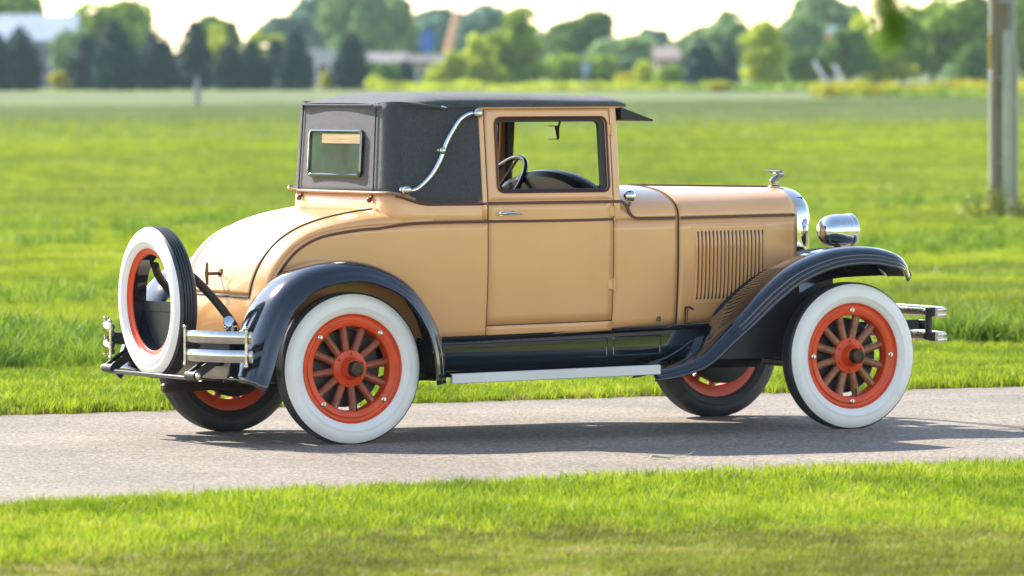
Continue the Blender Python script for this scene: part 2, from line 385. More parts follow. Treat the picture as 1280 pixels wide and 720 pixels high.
for s in (-1, 1):
    # posts and rail round the door opening
    b = MB()
    b.grid([[P(x, z, s, o) for z in np.linspace(1.08, 1.642, 12)] for x, o in ((.766, -.004), (.770, .003), (.792, .003), (.794, -.02))])
    b.build('door_post', TAN, car, solid=.02, off=-1)
    b = MB(); b.grid([[P(x, z, s, o) for x in np.linspace(.768, 1.588, 24)] for z, o in ((1.622, -.02), (1.622, .006), (1.632, .010), (1.645, .006), (1.645, -.02))])
    b.build('roof_rail', TAN, car)
    b = MB(); b.grid([[P(x, z, s, o) for z in np.linspace(1.06, 1.625, 12)] for x, o in ((1.493, -.03), (1.493, 0), (1.532, -.002), (1.544, -.018), (1.544, -.055))])
    b.build('windshield_post', TAN, car)
for s in (-1, 1): side_panel('sill_panel', .798, 1.492, zbot, lambda x: .5415+.018*x, s, nx=16, nz=4)
# -- cowl and hood
def arch(x, s0, zc):
    """section over the top from one belt to the other"""
    w_ = W(x); out = []
    for a in np.linspace(-math.pi/2, math.pi/2, 33):
        v = math.copysign(abs(math.sin(a))**(2/2.5), a); h = abs(math.cos(a))**(2/2.5); out.append((x, v*w_, 1.066+(zc-1.066)*h))
    return out
zc = lambda x: 1.236-.026*(x-1.5)/1.2
b = MB(); b.grid([arch(x, 0, zc(x)) for x in np.linspace(1.50, 1.902, 14)])
for s in (-1, 1): b.grid([[P(x, zbot(x)+(1.066-zbot(x))*t, s) for t in np.linspace(0, 1, 12)] for x in np.linspace(1.494, 1.902, 14)])
cowl = b.build('cowl', TAN, car, solid=.008, off=-1)
b = MB(); b.grid([arch(x, 0, zc(x)-.001) for x in np.linspace(1.909, 2.728, 24)])
for s in (-1, 1): b.grid([[P(x, zbot(x)+(1.065-zbot(x))*t, s) for t in np.linspace(0, 1, 12)] for x in np.linspace(1.909, 2.728, 24)])
hood = b.build('hood', TAN, car, solid=.008, off=-1)
b = MB(); ar = [P(1.9055, z, -1, .0005) for z in np.linspace(.54, 1.06, 20)]+[tuple(p) for p in arch(1.9055, 0, zc(1.9))]+[P(1.9055, z, 1, .0005) for z in np.linspace(1.06, .54, 20)]
b.tube(ar, .0045, 6).build('hood_gap', SEAM, hood)
MB().tube([(x, 0, zc(x)+.001) for x in np.linspace(1.91, 2.72, 8)], .006, 8).build('hood_hinge', MAROON, hood)
for s in (-1, 1):
    b = MB(); N = 18
    for i in range(N):
        x = 2.026+i*(2.476-2.026)/(N-1)
        zz = np.linspace(.655, 1.008, 9); rr = [.001, .009, .010, .010, .010, .010, .010, .009, .001]
        prof = []
        for z, r in zip(zz, rr):
            o = r; prof.append([P(x-.0070, z, s, .0), P(x-.0045, z, s, o*.6), P(x+.001, z, s, o*1.1), P(x+.0045, z, s, o*1.1), P(x+.005, z, s, o*.3), P(x+.006, z, s, -.002)])
        b.grid(prof)
    lv = b.build('louver_panel', TAN, hood)
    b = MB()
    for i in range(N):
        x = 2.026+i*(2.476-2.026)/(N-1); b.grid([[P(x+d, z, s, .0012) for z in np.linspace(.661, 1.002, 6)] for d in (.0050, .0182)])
    b.build('louver_slots', mat('louver_shadow_gap', (.10, .052, .022), .8), lv)  # darker tan strips on the panel stand in for the shade of open slots
    b = MB(); fr = rrect(1.998, 2.510, .646, 1.030, .012, 4); fr.append(fr[0])
    b.tube([P(x, z, s, -.001) for x, z in fr], .0035, 6, cap=False); b.tube([P(x, .642, s, 0) for x in np.linspace(1.985, 2.40, 8)], .003, 6)
    b.tube([P(x, 1.045, s, -.0005) for x in np.linspace(1.92, 2.72, 12)], .0025, 6)
    b.build('embossed_frame', TAN, hood)
    # hood latch
    c = np.array(P(1.965, .60, s, .012)); b = MB()
    b.tube([c+np.array([0, 0, -.055]), c, c+np.array([.004, 0, .018])], [.006, .008, .006], 8).tube([c+np.array([-.008, 0, .02]), c+np.array([.01, s*.012, .026]), c+np.array([.032, s*.018, .012])], .006, 8)
    b.build('hood_latch', BRONZE, hood)
    # pinstripes on the belt
    def ribbon(pts, wd=.0135, up=.0045):
        q = spline(pts, 60); mb = MB(); rows = []
        T = np.gradient(q, axis=0); T /= np.linalg.norm(T, axis=1)[:, None]; Nn = np.stack([-T[:, 1], T[:, 0]], 1)*wd/2
        for u, o in ((-1, -.004), (-1, up), (1, up), (1, -.004)): rows.append([P(a[0]+u*nn[0], a[1]+u*nn[1], s, o) for a, nn in zip(q, Nn)])
        return mb.grid(rows)
    ed = [(e[0]+.013, e[1]-.016) for e in ED[::-1] if .62 < e[1] and e[0] < .25][::3]
    ribbon([(.797, 1.070), (1.2, 1.070), (1.49, 1.0725)]).build('belt_stripe', MAROON, car)
    st = [(.30, 1.052), (.42, 1.0645), (.60, 1.069), (.795, 1.070)]
    ribbon(ed+st, up=.0095).build('belt_stripe', MAROON, car)
    sp2 = [(x, s*abs(y), zfoot(min(x, .73))-.008) for x, y in inset(PL[:150], -.0005) if .33 < x]
    MB().tube(sp2, .0075, 8, flat=.5).build('belt_stripe', MAROON, car)
    ribbon([(.795, 1.159), (1.2, 1.160), (1.50, 1.160)], .014).build('belt_stripe', MAROON, car)
    ribbon([(1.493, 1.160), (1.545, 1.157), (1.572, 1.135), (1.592, 1.10), (1.625, 1.077), (1.70, 1.0735), (1.89, 1.0725)], .015).build('belt_stripe', MAROON, cowl)
    ribbon([(1.92, 1.072), (2.3, 1.073), (2.715, 1.073)]).build('belt_stripe', MAROON, hood)
    # cowl lamp
    c = np.array([1.60, s*.605, 1.185]); b = MB()
    b.lathe([(0, -.03), (.014, -.028), (.024, -.018), (.030, 0), (.030, .012), (.027, .016), (.02, .022), (0, .025)], c, (1, 0, 0), 20).tube([c+np.array([0, 0, -.02]), c+np.array([0, -s*.02, -.06])], .008, 8)
    b.build('cowl_lamp', CHROME, car)
MB().box(P(1.787, .570, -1, .001), (.030, .004, .026), bev=.001).build('maker_badge', BADGE, cowl)
# radiator shell
def ushell(x, ins):
    out = []
    wv = .287-ins; zt = 1.204-ins
    for z in np.linspace(.50, 1.02, 8)[:-1]: out.append((x, -wv, z))
    for a in np.linspace(-math.pi/2, math.pi/2, 33):
        v = math.copysign(abs(math.sin(a))**(2/2.7), a); h = abs(math.cos(a))**(2/2.7); out.append((x, v*wv, 1.02+(zt-1.02)*h))
    for z in np.linspace(1.02, .50, 8)[1:]: out.append((x, wv, z))
    return out
b = MB(); b.grid([ushell(x, i) for x, i in ((2.730, .006), (2.731, -.003), (2.745, -.007), (2.775, -.006), (2.797, .000), (2.812, .012), (2.819, .030), (2.815, .046), (2.80, .054), (2.78, .056))])
rad = b.build('radiator_shell', CHROME, car, angle=50)
b = MB(); b.grid([[(2.79, y, z) for y in (-.24, .24)] for z in (.5, 1.16)]); b.build('radiator_core', DULLBLACK, rad, solid=.03)
# ornament on the cap
b = MB(); c = np.array([2.765, 0, 1.208])
b.lathe([(.036, -.006), (.036, .004), (.030, .010), (.024, .012), (.024, .02), (.027, .022), (.027, .028), (.0, .03)], c, (0, 0, 1), 20)
b.tube([c+np.array(q) for q in ((-.012, 0, .026), (.0, 0, .04), (.016, 0, .052), (.026, 0, .06))], [.022, .019, .014, .012], 10)
b.ball(c+np.array([.034, 0, .068]), (.020, .014, .020), 12)
b.tube([c+np.array(q) for q in ((.05, 0, .07), (.056, 0, .062), (.05, 0, .056))], [.004, .006, .005], 8)
b.tube([c+np.array(q) for q in ((.034, 0, .083), (.0, 0, .082), (-.03, 0, .084), (-.062, 0, .090))], [.010, .011, .009, .002], 8, flat=.6)
b.build('radiator_ornament', mat('aged_chrome', (.34, .31, .27), .22, 1, noise=.3, nscale=60), rad)
# -- fenders
FF = spline([(1.60, .338), (1.70, .348), (1.80, .370), (1.89, .408), (2.02, .519), (2.12, .605), (2.25, .722), (2.40, .824), (2.57, .890), (2.72, .917), (2.87, .917), (2.99, .893), (3.08, .848), (3.135, .79), (3.15, .765)], 90)
RF = spline([(-.602, .330), (-.578, .375), (-.512, .571), (-.431, .727), (-.286, .845), (-.09, .893), (.10, .880), (.294, .790), (.423, .635), (.488, .477), (.508, .295)], 80)
def fender(name, path, sec, s, lipf, capend=False):
    T = np.gradient(path, axis=0); T /= np.linalg.norm(T, axis=1)[:, None]; N = np.stack([T[:, 1], -T[:, 0]], 1)  # inward for a path running forward over the wheel
    b = MB(); rows = []
    for i, (p, n) in enumerate(zip(path, N)):
        u = i/(len(path)-1); k = lipf(u); rows.append([(p[0]+n[0]*d*k, s*y, p[1]+n[1]*d*k) for y, d in sec(u)])
    b.grid(rows)
    return b
def dull_inside(o):
    """gloss outside, bare black underneath"""
    me = o.data; up_ = [p.normal.z for p in me.polygons if abs(p.normal.z) > .8]
    if sum(up_) < 0: me.flip_normals()
    me.materials.append(DULLBLACK); md = o.modifiers['thickness']; md.material_offset = 1; md.offset = -1
def sec_front(u):
    e = float(sm(.86, 1, u))                       # the nose draws in
    yo, yi = .862-.09*e**2, .40+.10*e
    if u < .2: yi = .60+(.43-.60)*float(sm(0, .2, u))
    m = (yo+yi)/2
    f = 1-.75*e
    return [(yi, .075*f), (yi+.05, .05*f), (yi+.13, .024*f), (yi+.22, .008), (m+.08, .0), (yo-.085, .0), (yo-.06, .006), (yo-.040, .018), (yo-.026, .034), (yo-.022, .042), (yo-.024, .046), (yo-.014, .052), (yo-.010, .060), (yo-.012, .064), (yo-.002, .072), (yo, .082), (yo-.004, .088), (yo-.02, .084)]
def sec_rear(u):
    return [(.495, .035), (.53, .016), (.58, .004), (.64, 0), (.70, 0), (.745, .004), (.78, .014), (.808, .032), (.822, .05), (.824, .056), (.834, .062), (.848, .08), (.855, .098), (.850, .104), (.835, .100)]
for s in (-1, 1):
    f = fender('fender', FF, sec_front, s, lambda u: (.72+.28*float(sm(.1, .5, u)))*(1-.35*float(sm(.85, 1, u)))).build('front_fender', BLACK, car, angle=60, solid=.004, off=0)
    dull_inside(f)
    # inner splash shield
    b = MB(); top = FF[18:72]
    b.grid([[(x, s*.44, z-.05) for x, z in top], [(x, s*.47, z-.05-(z-.10-max(.33, min(z-.1, .36)))*.5) for x, z in top], [(x, s*.50, max(.33, min(z-.1, .36))+.25*float(sm(2.7, 2.95, x))) for x, z in top]])
    b.build('splash_shield', DULLBLACK, f)
    nose = FF[60:88]; low = np.array([(2.50, .66), (2.57, .70), (2.63, .728), (2.70, .748), (2.79, .757), (2.88, .760), (2.98, .762), (3.15, .764)])
    b = MB(); b.grid([[(x, s*(.47+.03*k), z*(1-k)+min(z-.02, float(np.interp(x, low[:, 0]+.09, low[:, 1])))*k-.012*(1-k)) for x, z in nose] for k in (0, .35, .7, 1)])
    b.build('nose_apron', BLACK, f)
    b = MB(); b.tube([(1.70, s*.61, .35), (1.80, s*.60, .375), (1.90, s*.585, .42), (1.98, s*.57, .47), (2.05, s*.55, .53)], .008, 8).build('fender_bead', BLACK, f)
    r = fender('fender', RF, sec_rear, s, lambda u: 1.0).build('rear_fender', BLACK, car, angle=60, solid=.004, off=0); dull_inside(r)
    for t in np.linspace(.35, .92, 6):
        i = int(t*79); p = RF[i]; c = np.array([0.055, .43])
        d = np.array([0.0, .40])-p; d /= np.linalg.norm(d); q = p+d*.075; MB().lathe([(0, .008), (.010, .007), (.012, 0)], (q[0], s*.80, q[1]), (0, s, 0), 10).build('fender_bolt', NICKEL, r)
    # running board and apron
    zr = lambda x: .335+.0165*(x-.47)
    b = MB(); X = np.linspace(.475, 1.64, 12)
    b.grid([[(x, s*y, zr(x)+d) for y, d in ((.58, 0), (.862, 0), (.866, -.004), (.866, -.014), (.860, -.014), (.58, -.022))] for x in X], True, True)
    rb_ = b.build('running_board', BLACK, car)
    b = MB(); b.grid([[(x, s*y, zr(x)+d) for y, d in ((.845, .003), (.868, .003), (.872, 0), (.872, -.042), (.868, -.045), (.845, -.045))] for x in np.linspace(.478, 1.625, 6)], True, True)
    b.build('step_trim', SILVER, rb_)
    b = MB(); zt_ = lambda x: zbot(x)+.012
    b.grid([[(x, s*(W(min(x, 1.55))-.045+o), z) for o, z in ((.012, zt_(x)), (.018, zt_(x)-.006), (.016, zt_(x)-.016), (.0, zt_(x)-.03), (-.005, .44), (.004, zr(x)))] for x in np.linspace(.44, 2.05, 24)])
    ap = b.build('splash_apron', BLACK, car, solid=.004, off=0)
    for x0, x1 in ((.50, 1.475), (1.515, 1.78)):
        fr = rrect(x0, x1, .372, .468, .010, 4); fr.append(fr[0])
        fo = lambda x, z: float(np.interp(z, [zr(x), .44, zt_(x)-.03], [.004, -.005, 0]))
        fr = [(a+(c-a)*t, d+(e-d)*t) for (a, d), (c, e) in zip(fr[:-1], fr[1:]) for t in np.linspace(0, 1, 12, endpoint=False)]; fr.append(fr[0])
        MB().tube([(x, s*(W(min(x, 1.55))-.045+fo(x, z+.02*(x-.5))), z+.02*(x-.5)) for x, z in fr], .0055, 6, cap=False).build('apron_bead', BLACK, ap)
# -- fabric top
b = MB(); rows = []
for t in np.linspace(0, 1, 14):
    row = []
    for (x, y), (xi, yi) in zip(PL, inset(PL, .05)):
        z = zfoot(x)+(1.652-zfoot(x))*t; k = max(0, (z-1.165)/.475)
        row.append((x+(xi-x)*k*.55, y+(yi-y)*k, z))
    rows.append(row)
top = MB().grid(rows).build('soft_top', FABRIC, car, solid=.010, off=-1, angle=60)
def rhw(x):
    h = (W(x) if x > .5 else W(.5)-.25*(.5-x))-.046; c = .282+.125
    if x < c: h = h-.115+.115*math.sqrt(max(0, 1-((c-x)/.1255)**2))
    return h
X = np.r_[.282+.125*(1-np.cos(np.linspace(0, math.pi/2, 14))), np.linspace(.43, 1.50, 26), 1.50+.092*np.sin(np.linspace(.12, math.pi/2, 12))]
b = MB(); rows = []
for x in X:
    hw = rhw(x)+.010; e = float(sm(.24, .60, x)); ff = (1-max(0, (x-1.48)/.112)**3)**.5 if x < 1.5919 else 0
    zt = 1.637+(.013+.052*e)*(1-.016/.065*float(sm(.9, 1.5, x)))*ff; r_ = []
    for a in np.linspace(-math.pi/2, math.pi/2, 45):
        v = math.copysign(abs(math.sin(a))**(2/5.5), a); r_.append((x, hw*v, 1.637+(zt-1.637)*abs(math.cos(a))**(2/2.6)))
    rows.append([(x, -hw, 1.630)]+r_+[(x, hw, 1.630)])
b.grid(rows)
roof = b.build('roof_cover', FABRIC, car, angle=70)
# welts with metal tips, seams of the back curtain
b = MB()
for s in (-1, 1):
    wp = [(.30, s*.40, 1.648), (.33, s*.50, 1.655), (.40, s*.545, 1.652), (.50, s*.560, 1.640), (.575, s*.565, 1.632)]
    b.tube(spline(wp, 24), .006, 8)
b.tube([(.283-.002, y, 1.642) for y in np.linspace(-.40, .40, 12)], .005, 8)
b.build('seam_welt', FABRIC, top)
for s in (-1, 1):
    MB().tube([(.57, s*.568, 1.633), (.585, s*.569, 1.631), (.607, s*.570, 1.628)], [.009, .009, .001], 8).build('welt_tip', CHROME, top)
for s in (-1, 1):
    MB().tube([(.270+.0275*((z-1.165)/.475)-.002, s*(.425-.03*(z-1.2)), z) for z in np.linspace(1.215, 1.64, 10)], .0035, 6).build('curtain_seam', INTERIOR, top)
# piping at the foot of the top
fp = [(x, y, zfoot(x)+.002) for x, y in inset(PL, -.002) if x < .43]
MB().tube(fp, .008, 8).build('top_piping', FABTRIM, top)
for y in (-.40, .40): MB().ball((.262, y, 1.178), .014, 12).tube([(.262, y, 1.178), (.28, y, 1.20)], .008, 8).build('top_fastener', BRONZE, top)
MB().lathe([(.008, -.006), (.016, -.004), (.016, .004), (.008, .006)], (.262, .50, 1.225), (0, 1, 0), 14).tube([(.262, .47, 1.225), (.29, .44, 1.225)], .008, 8).build('hood_hook', NICKEL, top)
# back window
wy, wz0, wz1 = .285, 1.304, 1.505
bx = lambda z: .262+.05*.55*max(0, (z-1.165)/.475)
b = MB(); o = rrect(-wy-.02, wy+.02, wz0-.018, wz1+.016, .03); i_ = rrect(-wy, wy, wz0, wz1, .022)
b.grid([[(bx(z)+.004, y, z) for y, z in o], [(bx(z)-.010, y, z) for y, z in o], [(bx(z)-.014, y*.985, z+.002) for y, z in rrect(-wy-.010, wy+.010, wz0-.008, wz1+.006, .026)], [(bx(z)-.008, y, z) for y, z in i_], [(bx(z)-.002, y, z) for y, z in i_]], True)
rw = b.build('rear_window', BLACK, car)
b = MB(); n = len(i_); b.v = [(bx(z)-.0045, y, z) for y, z in i_]; b.f = [tuple(range(n))]
b.build('window_pane', mat('green_black_glass', (.022, .052, .034), .15, noise=.5, nscale=5, spec=.03), rw, merge=False)
b = MB(); b.grid([[(bx(z)-.007, y, z) for y in np.linspace(-wy+.008, wy-.13, 12)] for z in (wz1-.052, wz1-.035, wz1-.018, wz1-.004)])
b.build('roller_shade', mat('buff_shade', (.36, .26, .13), .8, noise=.25, nscale=30, stretch=(1, .2, 4)), rw)
# landau bars
for s in (-1, 1):
    q = [(.748, 1.600), (.711, 1.598), (.662, 1.568), (.618, 1.508), (.585, 1.452), (.556, 1.380), (.508, 1.304), (.455, 1.252), (.415, 1.228), (.375, 1.226)]
    def on(x, z, o):
        zz = max(0, (z-1.165)/.475)*.05; return (x, s*(np.interp(x, PL[:128, 0][::-1], -PL[:128, 1][::-1])-zz+o), z)
    path = spline([on(x, z, .022) for x, z in q], 60); rr = np.interp(np.linspace(0, 1, 60), [0, .06, .5, .94, 1], [.007, .010, .0125, .011, .008])
    lb = MB().tube(path, rr, 12).build('landau_bar', CHROME, car)
    for (x, z), r in (((.752, 1.600), .025), ((.562, 1.420), .019), ((.370, 1.228), .025)):
        MB().ball(on(x, z, .032), r, 16).lathe([(0, -.02), (r*.9, -.02), (r*.8, -.008), (r*.5, 0)], on(x, z, .012), (0, s, 0), 16).build('bar_knob', NICKEL, lb)
# visor, windshield, cabin
b = MB(); vy = .60
b.prism([(1.555, 1.625), (1.735, 1.563), (1.735, 1.555), (1.60, 1.563), (1.556, 1.563)], (0, -vy, 0), (1, 0, 0), (0, 0, 1), (0, 2*vy, 0)).build('sun_visor', mat('visor_black', (.012, .011, .011), .55), car)
b = MB(); b.box((1.517, 0, 1.598), (.03, 1.14, .066), bev=.004)
for s in (-1, 1): b.box((1.522, s*.560, 1.40), (.026, .030, .37), bev=.004)
b.box((1.517, 0, 1.222), (.03, 1.10, .03), bev=.004)
wf = b.build('windshield', INTERIOR, car)
b = MB(); b.grid([[(1.519, y, z) for y in (-.55, .55)] for z in (1.235, 1.57)]); b.build('windshield_glass', CLEAR, wf)
b = MB(); Ya = np.linspace(-.56, .56, 33); zd = [1.19+.122*(1-(abs(y)/.56)**2.2) for y in Ya]
b.grid([[(1.40, y, 1.02) for y in Ya], [(1.405, y, z-.035) for y, z in zip(Ya, zd)], [(1.425, y, z-.008) for y, z in zip(Ya, zd)], [(1.46, y, z) for y, z in zip(Ya, zd)], [(1.50, y, z-.004) for y, z in zip(Ya, zd)], [(1.503, y, 1.02) for y in Ya]])
dash = b.build('dashboard', mat('dash_black', (.008, .010, .012), .3, noise=.3, nscale=9, spec=.12), car)
for y in (-.2, -.07, .07, .2): MB().lathe([(0, .004), (.035, .004), (.04, 0)], (1.400, y, 1.16), (-1, 0, 0), 20).build('gauge', DULLBLACK, dash)
c = np.array([1.355, .36, 1.205]); nn = np.array([-.80, 0, .60]); u = np.array([0, 1., 0]); v = np.cross(nn, u)
b = MB(); ring = [c+.205*(math.cos(t)*u+math.sin(t)*v) for t in np.linspace(0, 2*math.pi, 49)]
b.tube(ring, .013, 10, cap=False)
for a in (30, 150, 270): b.tube([c, c+.2*(math.cos(R(a))*u+math.sin(R(a))*v)], [.010, .008], 8)
b.ball(c, .03).tube([c, c-nn*.5], .02, 10)
b.build('steering_wheel', mat('bakelite', (.012, .010, .009), .25, coat=.5), car)
b = MB(); b.box((1.490, 0, 1.497), (.010, .115, .070), bev=.004).tube([(1.49, -.04, 1.50), (1.51, -.04, 1.57)], .006, 8)
mir = b.build('rear_view_mirror', DULLBLACK, car)
b = MB(); b.grid([[(1.468+(1.528-z)*.22, y, z) for y in (-.052, .052)] for z in (1.466, 1.528)]); b.build('mirror_glass', CHROME, mir)
b = MB(); b.box((.58, 0, .90), (.14, 1.02, .44), bev=.05).box((.86, 0, .72), (.52, 1.02, .16), bev=.05); b.build('bench_seat', mat('brown_leather', (.05, .028, .018), .5, noise=.3), car)
b = MB(); b.grid([[(x, s_*(W(x)-.05), .505) for s_ in (-1, 1)] for x in np.linspace(-.33, 2.70, 12)])  # sheet carried on under the hood, added to stop light leaking in
b.grid([[(.47, y, z) for y in (-.55, .55)] for z in (.5, 1.20)])
b.grid([[(1.535, y, z) for y in (-.56, .56)] for z in (.5, 1.19)]); b.build('cabin_floor', INTERIOR, car, solid=.006)
# -- lamps
for s in (-1, 1):
    c = np.array([2.80, s*.395, .990]); b = MB()
    b.lathe([(0, .0), (.025, .002), (.046, .009), (.063, .024), (.075, .045), (.082, .075), (.0845, .11), (.0845, .158), (.087, .160), (.0885, .168), (.0885, .182), (.084, .189), (.078, .190)], c, (1, 0, 0), 40)
    b.tube([c+np.array([.11, 0, -.08]), c+np.array([.11, 0, -.20])], [.022, .03], 12)
    h = b.build('headlight', CHROME, car)
    b = MB(); b.lathe([(0, .203), (.03, .201), (.06, .194), (.079, .185)], c, (1, 0, 0), 32); b.build('headlight_lens', mat('ribbed_lens', (.75, .78, .8), .1, spec=.8, bump=.3, bscale=120), h)
MB().tube([(2.91, y, .80) for y in np.linspace(-.5, .5, 8)], .018, 10).build('headlight_bar', BLACK, car)
c = np.array([-.47, -.33, .585]); b = MB(); b.lathe([(0, -.05), (.014, -.045), (.024, -.015), (.027, .02), (.027, .035), (.0, .04)], c, (-.25, -.9, .38), 20)
b.box(c+np.array([.03, .015, -.035]), (.05, .05, .05), bev=.006)
b.build('tail_light', CHROME, car)
# -- wheels
def tyre_prof(w0=1):
    return [(.258, .030), (.266, .046), (.283, .058), (.296, .0620), (.298, .0645), (.302, .0650), (.304, .0632), (.318, .0638), (.336, .0605), (.351, .053), (.3615, .044)]
def make_wheel(wood, lug0, spin, spare=False):
    """wheel about the y axis, outer face towards -y; the felloe carries the rest"""
    A = (0, -1, 0)
    rim = MB().lathe([(.262, -.040), (.270, -.040), (.272, -.02), (.262, -.01), (.262, .02), (.271, .032), (.2735, .042), (.268, .047), (.262, .044), (.256, .034), (.246, .031), (.238, .033), (.236, .039), (.216, .039), (.207, .033), (.204, .02), (.204, -.025), (.215, -.032), (.262, -.036)], (0, 0, 0), A, 72).build('wheel', ORANGE, None, angle=40)
    if spare:
        bpy.data.objects.remove(rim)
        rim = MB().lathe([(.262, -.040), (.270, -.040), (.272, -.02), (.262, -.01), (.262, .02), (.271, .032), (.2735, .042), (.268, .047), (.262, .044), (.256, .036), (.240, .034), (.236, .030), (.236, .010), (.250, .0)], (0, 0, 0), A, 72).build('wheel', ORANGE, None, angle=40)
        MB().lathe([(.2345, .026), (.2345, -.045), (.250, -.045), (.250, .0), (.2345, .026)], (0, 0, 0), A, 72).build('carrier_ring', BLACK, rim, angle=40)
    inn = [(r, -h) for r, h in tyre_prof()][::-1]
    tread = [(.3615, .044), (.3665, .039), (.3690, .034)]
    for k in range(5):
        h = .034-k*.0148; tread += [(.3705, h-.0004), (.3705, h-.0082), (.3620, h-.0092), (.3620, h-.0138)] if k < 4 else [(.3705, h-.0004), (.3690, -.0345), (.3665, -.039)]
    MB().lathe(tread+inn, (0, 0, 0), A, 96).build('tyre', RUBBER, rim, angle=50)
    MB().lathe(tyre_prof(), (0, 0, 0), A, 96).build('whitewall', WHITE, rim, angle=60)
    if wood:
        for k in range(12):
            a = R(spin+30*k); d = np.array([math.cos(a), 0, math.sin(a)]); n = 9
            path = [d*r+np.array([0, .007, 0]) for r in np.linspace(.060, .212, n)]
            MB().tube(path, [.0215, .0222, .0222, .0220, .0218, .0216, .0218, .0224, .0240], 10, up=(0, 1, 0), flat=.92).build('spoke', wood, rim)
        hb = MB().lathe([(.0, -.10), (.06, -.10), (.07, -.03), (.09, -.015), (.090, .016), (.087, .020), (.066, .023), (.056, .028), (.049, .046), (.043, .066), (.036, .070)], (0, 0, 0), A, 40)
        for k in range(6):
            a = R(spin+15+60*k); hb.lathe([(0, .012), (.006, .011), (.0075, 0)], (.073*math.cos(a), -.022, .073*math.sin(a)), A, 8)
        hb.build('hub', ORANGE, rim)
        MB().lathe([(.040, .062), (.040, .074), (.037, .078), (.037, .100), (.033, .106), (.022, .107), (.020, .104), (0, .104)], (0, 0, 0), A, 12).build('hub_cap', mat('hub_cap_bronze', (.045, .028, .018), .35, .6, noise=.3, nscale=50), rim, angle=25)
        MB().lathe([(.0, -.045), (.185, -.045), (.19, -.05), (.19, -.10), (.17, -.11), (0, -.11)], (0, 0, 0), A, 40).build('brake_drum', DULLBLACK, rim)
        MB().tube([(.03, -.03, -.215), (.02, -.045, -.165)], .004, 6).build('valve_stem', RUBBER, rim)
    if lug0 is not None:
        for k in range(4):
            a = R(lug0+90*k); c = (.229*math.cos(a), -.036, .229*math.sin(a))
            MB().lathe([(0, .016), (.006, .016), (.007, .008), (.013, .006), (.015, 0)], c, A, 10).build('rim_lug', NICKEL, rim)
    return rim
wr = make_wheel(WOODR, 48, 8); wr.parent = car; wr.location = (0, -.70, .3705)
wf_ = make_wheel(WOODB, 0, 15); wf_.parent = car; wf_.location = (2.79, -.70, .3705); wf_.rotation_euler = (0, 0, R(2.5))
w3 = copy_tree(wr, car); w3.location = (0, .70, .3705); w3.rotation_euler = (0, R(20), math.pi)
w4 = copy_tree(wf_, car); w4.location = (2.79, .70, .3705); w4.rotation_euler = (0, R(10), math.pi+R(2.5))
sp = make_wheel(None, None, 0, True); sp.name = 'spare_wheel'; sp.parent = car; sp.location = (-.695, 0, .684); sp.rotation_euler = (R(1.5), 0, R(-90))
# spare carrier
b = MB(); b.bar((-.655, 0, .92), (-.655, 0, .45), .05, .016); b.bar((-.655, -.235, .66), (-.655, .235, .66), .016, .05)
b.prism([(-.27, -.02), (-.20, .02), (-.06, .04), (.12, .06), (.225, .02), (.20, -.10), (.05, -.19), (-.12, -.19), (-.24, -.10)], (-.645, .06, .62), (0, 1, 0), (0, 0, 1), (-.012, 0, 0))
b.bar((-.655, 0, .50), (-.45, 0, .44), .12, .05)
sc_ = b.build('spare_carrier', DULLBLACK, car)
for s in (-1, 1):
    MB().tube(spline([(-.645, s*.14, .86), (-.59, s*.21, .80), (-.50, s*.24, .70), (-.42, s*.28, .58), (-.40, s*.31, .50)], 20), .021, 10).build('carrier_arm', DULLBLACK, sc_)
# -- bumpers
def ribbar(b, pts, h, t, ud=(0, 0, 1)):
    """two-ribbed spring bar along pts"""
    q = spline(pts, 24); T = np.gradient(q, axis=0); T /= np.linalg.norm(T, axis=1)[:, None]; rows = []
    for p, tt in zip(q, T):
        n = np.cross(tt, [0, 0, 1.]); n /= np.linalg.norm(n); r = []
        for a, o in ((-.5, 0), (-.45, .6), (-.28, 1), (-.08, .7), (0, .35), (.08, .7), (.28, 1), (.45, .6), (.5, 0), (.4, -.3), (-.4, -.3)): r.append(p+np.array([0, 0, a*h])+n*o*t)
        rows.append(r)
    b.grid(rows, True, True)
for s in (-1, 1):
    b = MB()
    for z in (.535, .444):
        pts = [(-.745, s*.435, z), (-.725, s*.56, z), (-.675, s*.70, z), (-.585, s*.85, z)]
        ribbar(b, pts if s > 0 else pts[::-1], .060, .014)
    bm = b.build('rear_bumper', mat('bumper_chrome', (.42, .42, .42), .09, 1, noise=.08, nscale=25, rvar=.04), car, angle=60)
    for y, x in ((s*.445, -.752), (s*.835, -.607)):
        b = MB(); b.tube([(x, y, .398), (x, y, .582)], .0065, 10)
        for z in (.400, .580): b.ball((x, y, z), .0105, 10)
        b.build('bumper_bolt', NICKEL, bm)
    b = MB(); b.bar((-.685, s*.62, .49), (-.35, s*.45, .47), .03, .06).bar((-.715, s*.55, .49), (-.64, s*.72, .49), .014, .13)
    b.build('bumper_bracket', DULLBLACK, bm)
b = MB()
for z in (.580, .455):
    pts = [(3.25, -.79, z), (3.33, -.74, z), (3.36, -.5, z), (3.38, 0, z), (3.36, .5, z), (3.33, .74, z), (3.25, .79, z)]
    ribbar(b, pts[::-1] if False else pts, .052, .014)
bm = b.build('front_bumper', NICKEL, car, angle=60)
for s in (-1, 1):
    b = MB(); b.bar((2.95, s*.40, .50), (3.27, s*.60, .515), .03, .05); b.tube([(3.285, s*.66, .44), (3.285, s*.66, .60)], .018, 10); b.bar((3.27, s*.60, .515), (3.285, s*.66, .515), .03, .05)
    for z in (.580, .455): b.bar((3.285, s*.66, z), (3.335, s*.70, z), .02, .045); b.ball((3.285, s*.64, z), .018, 10)
    b.build('bumper_bracket', DULLBLACK, bm)
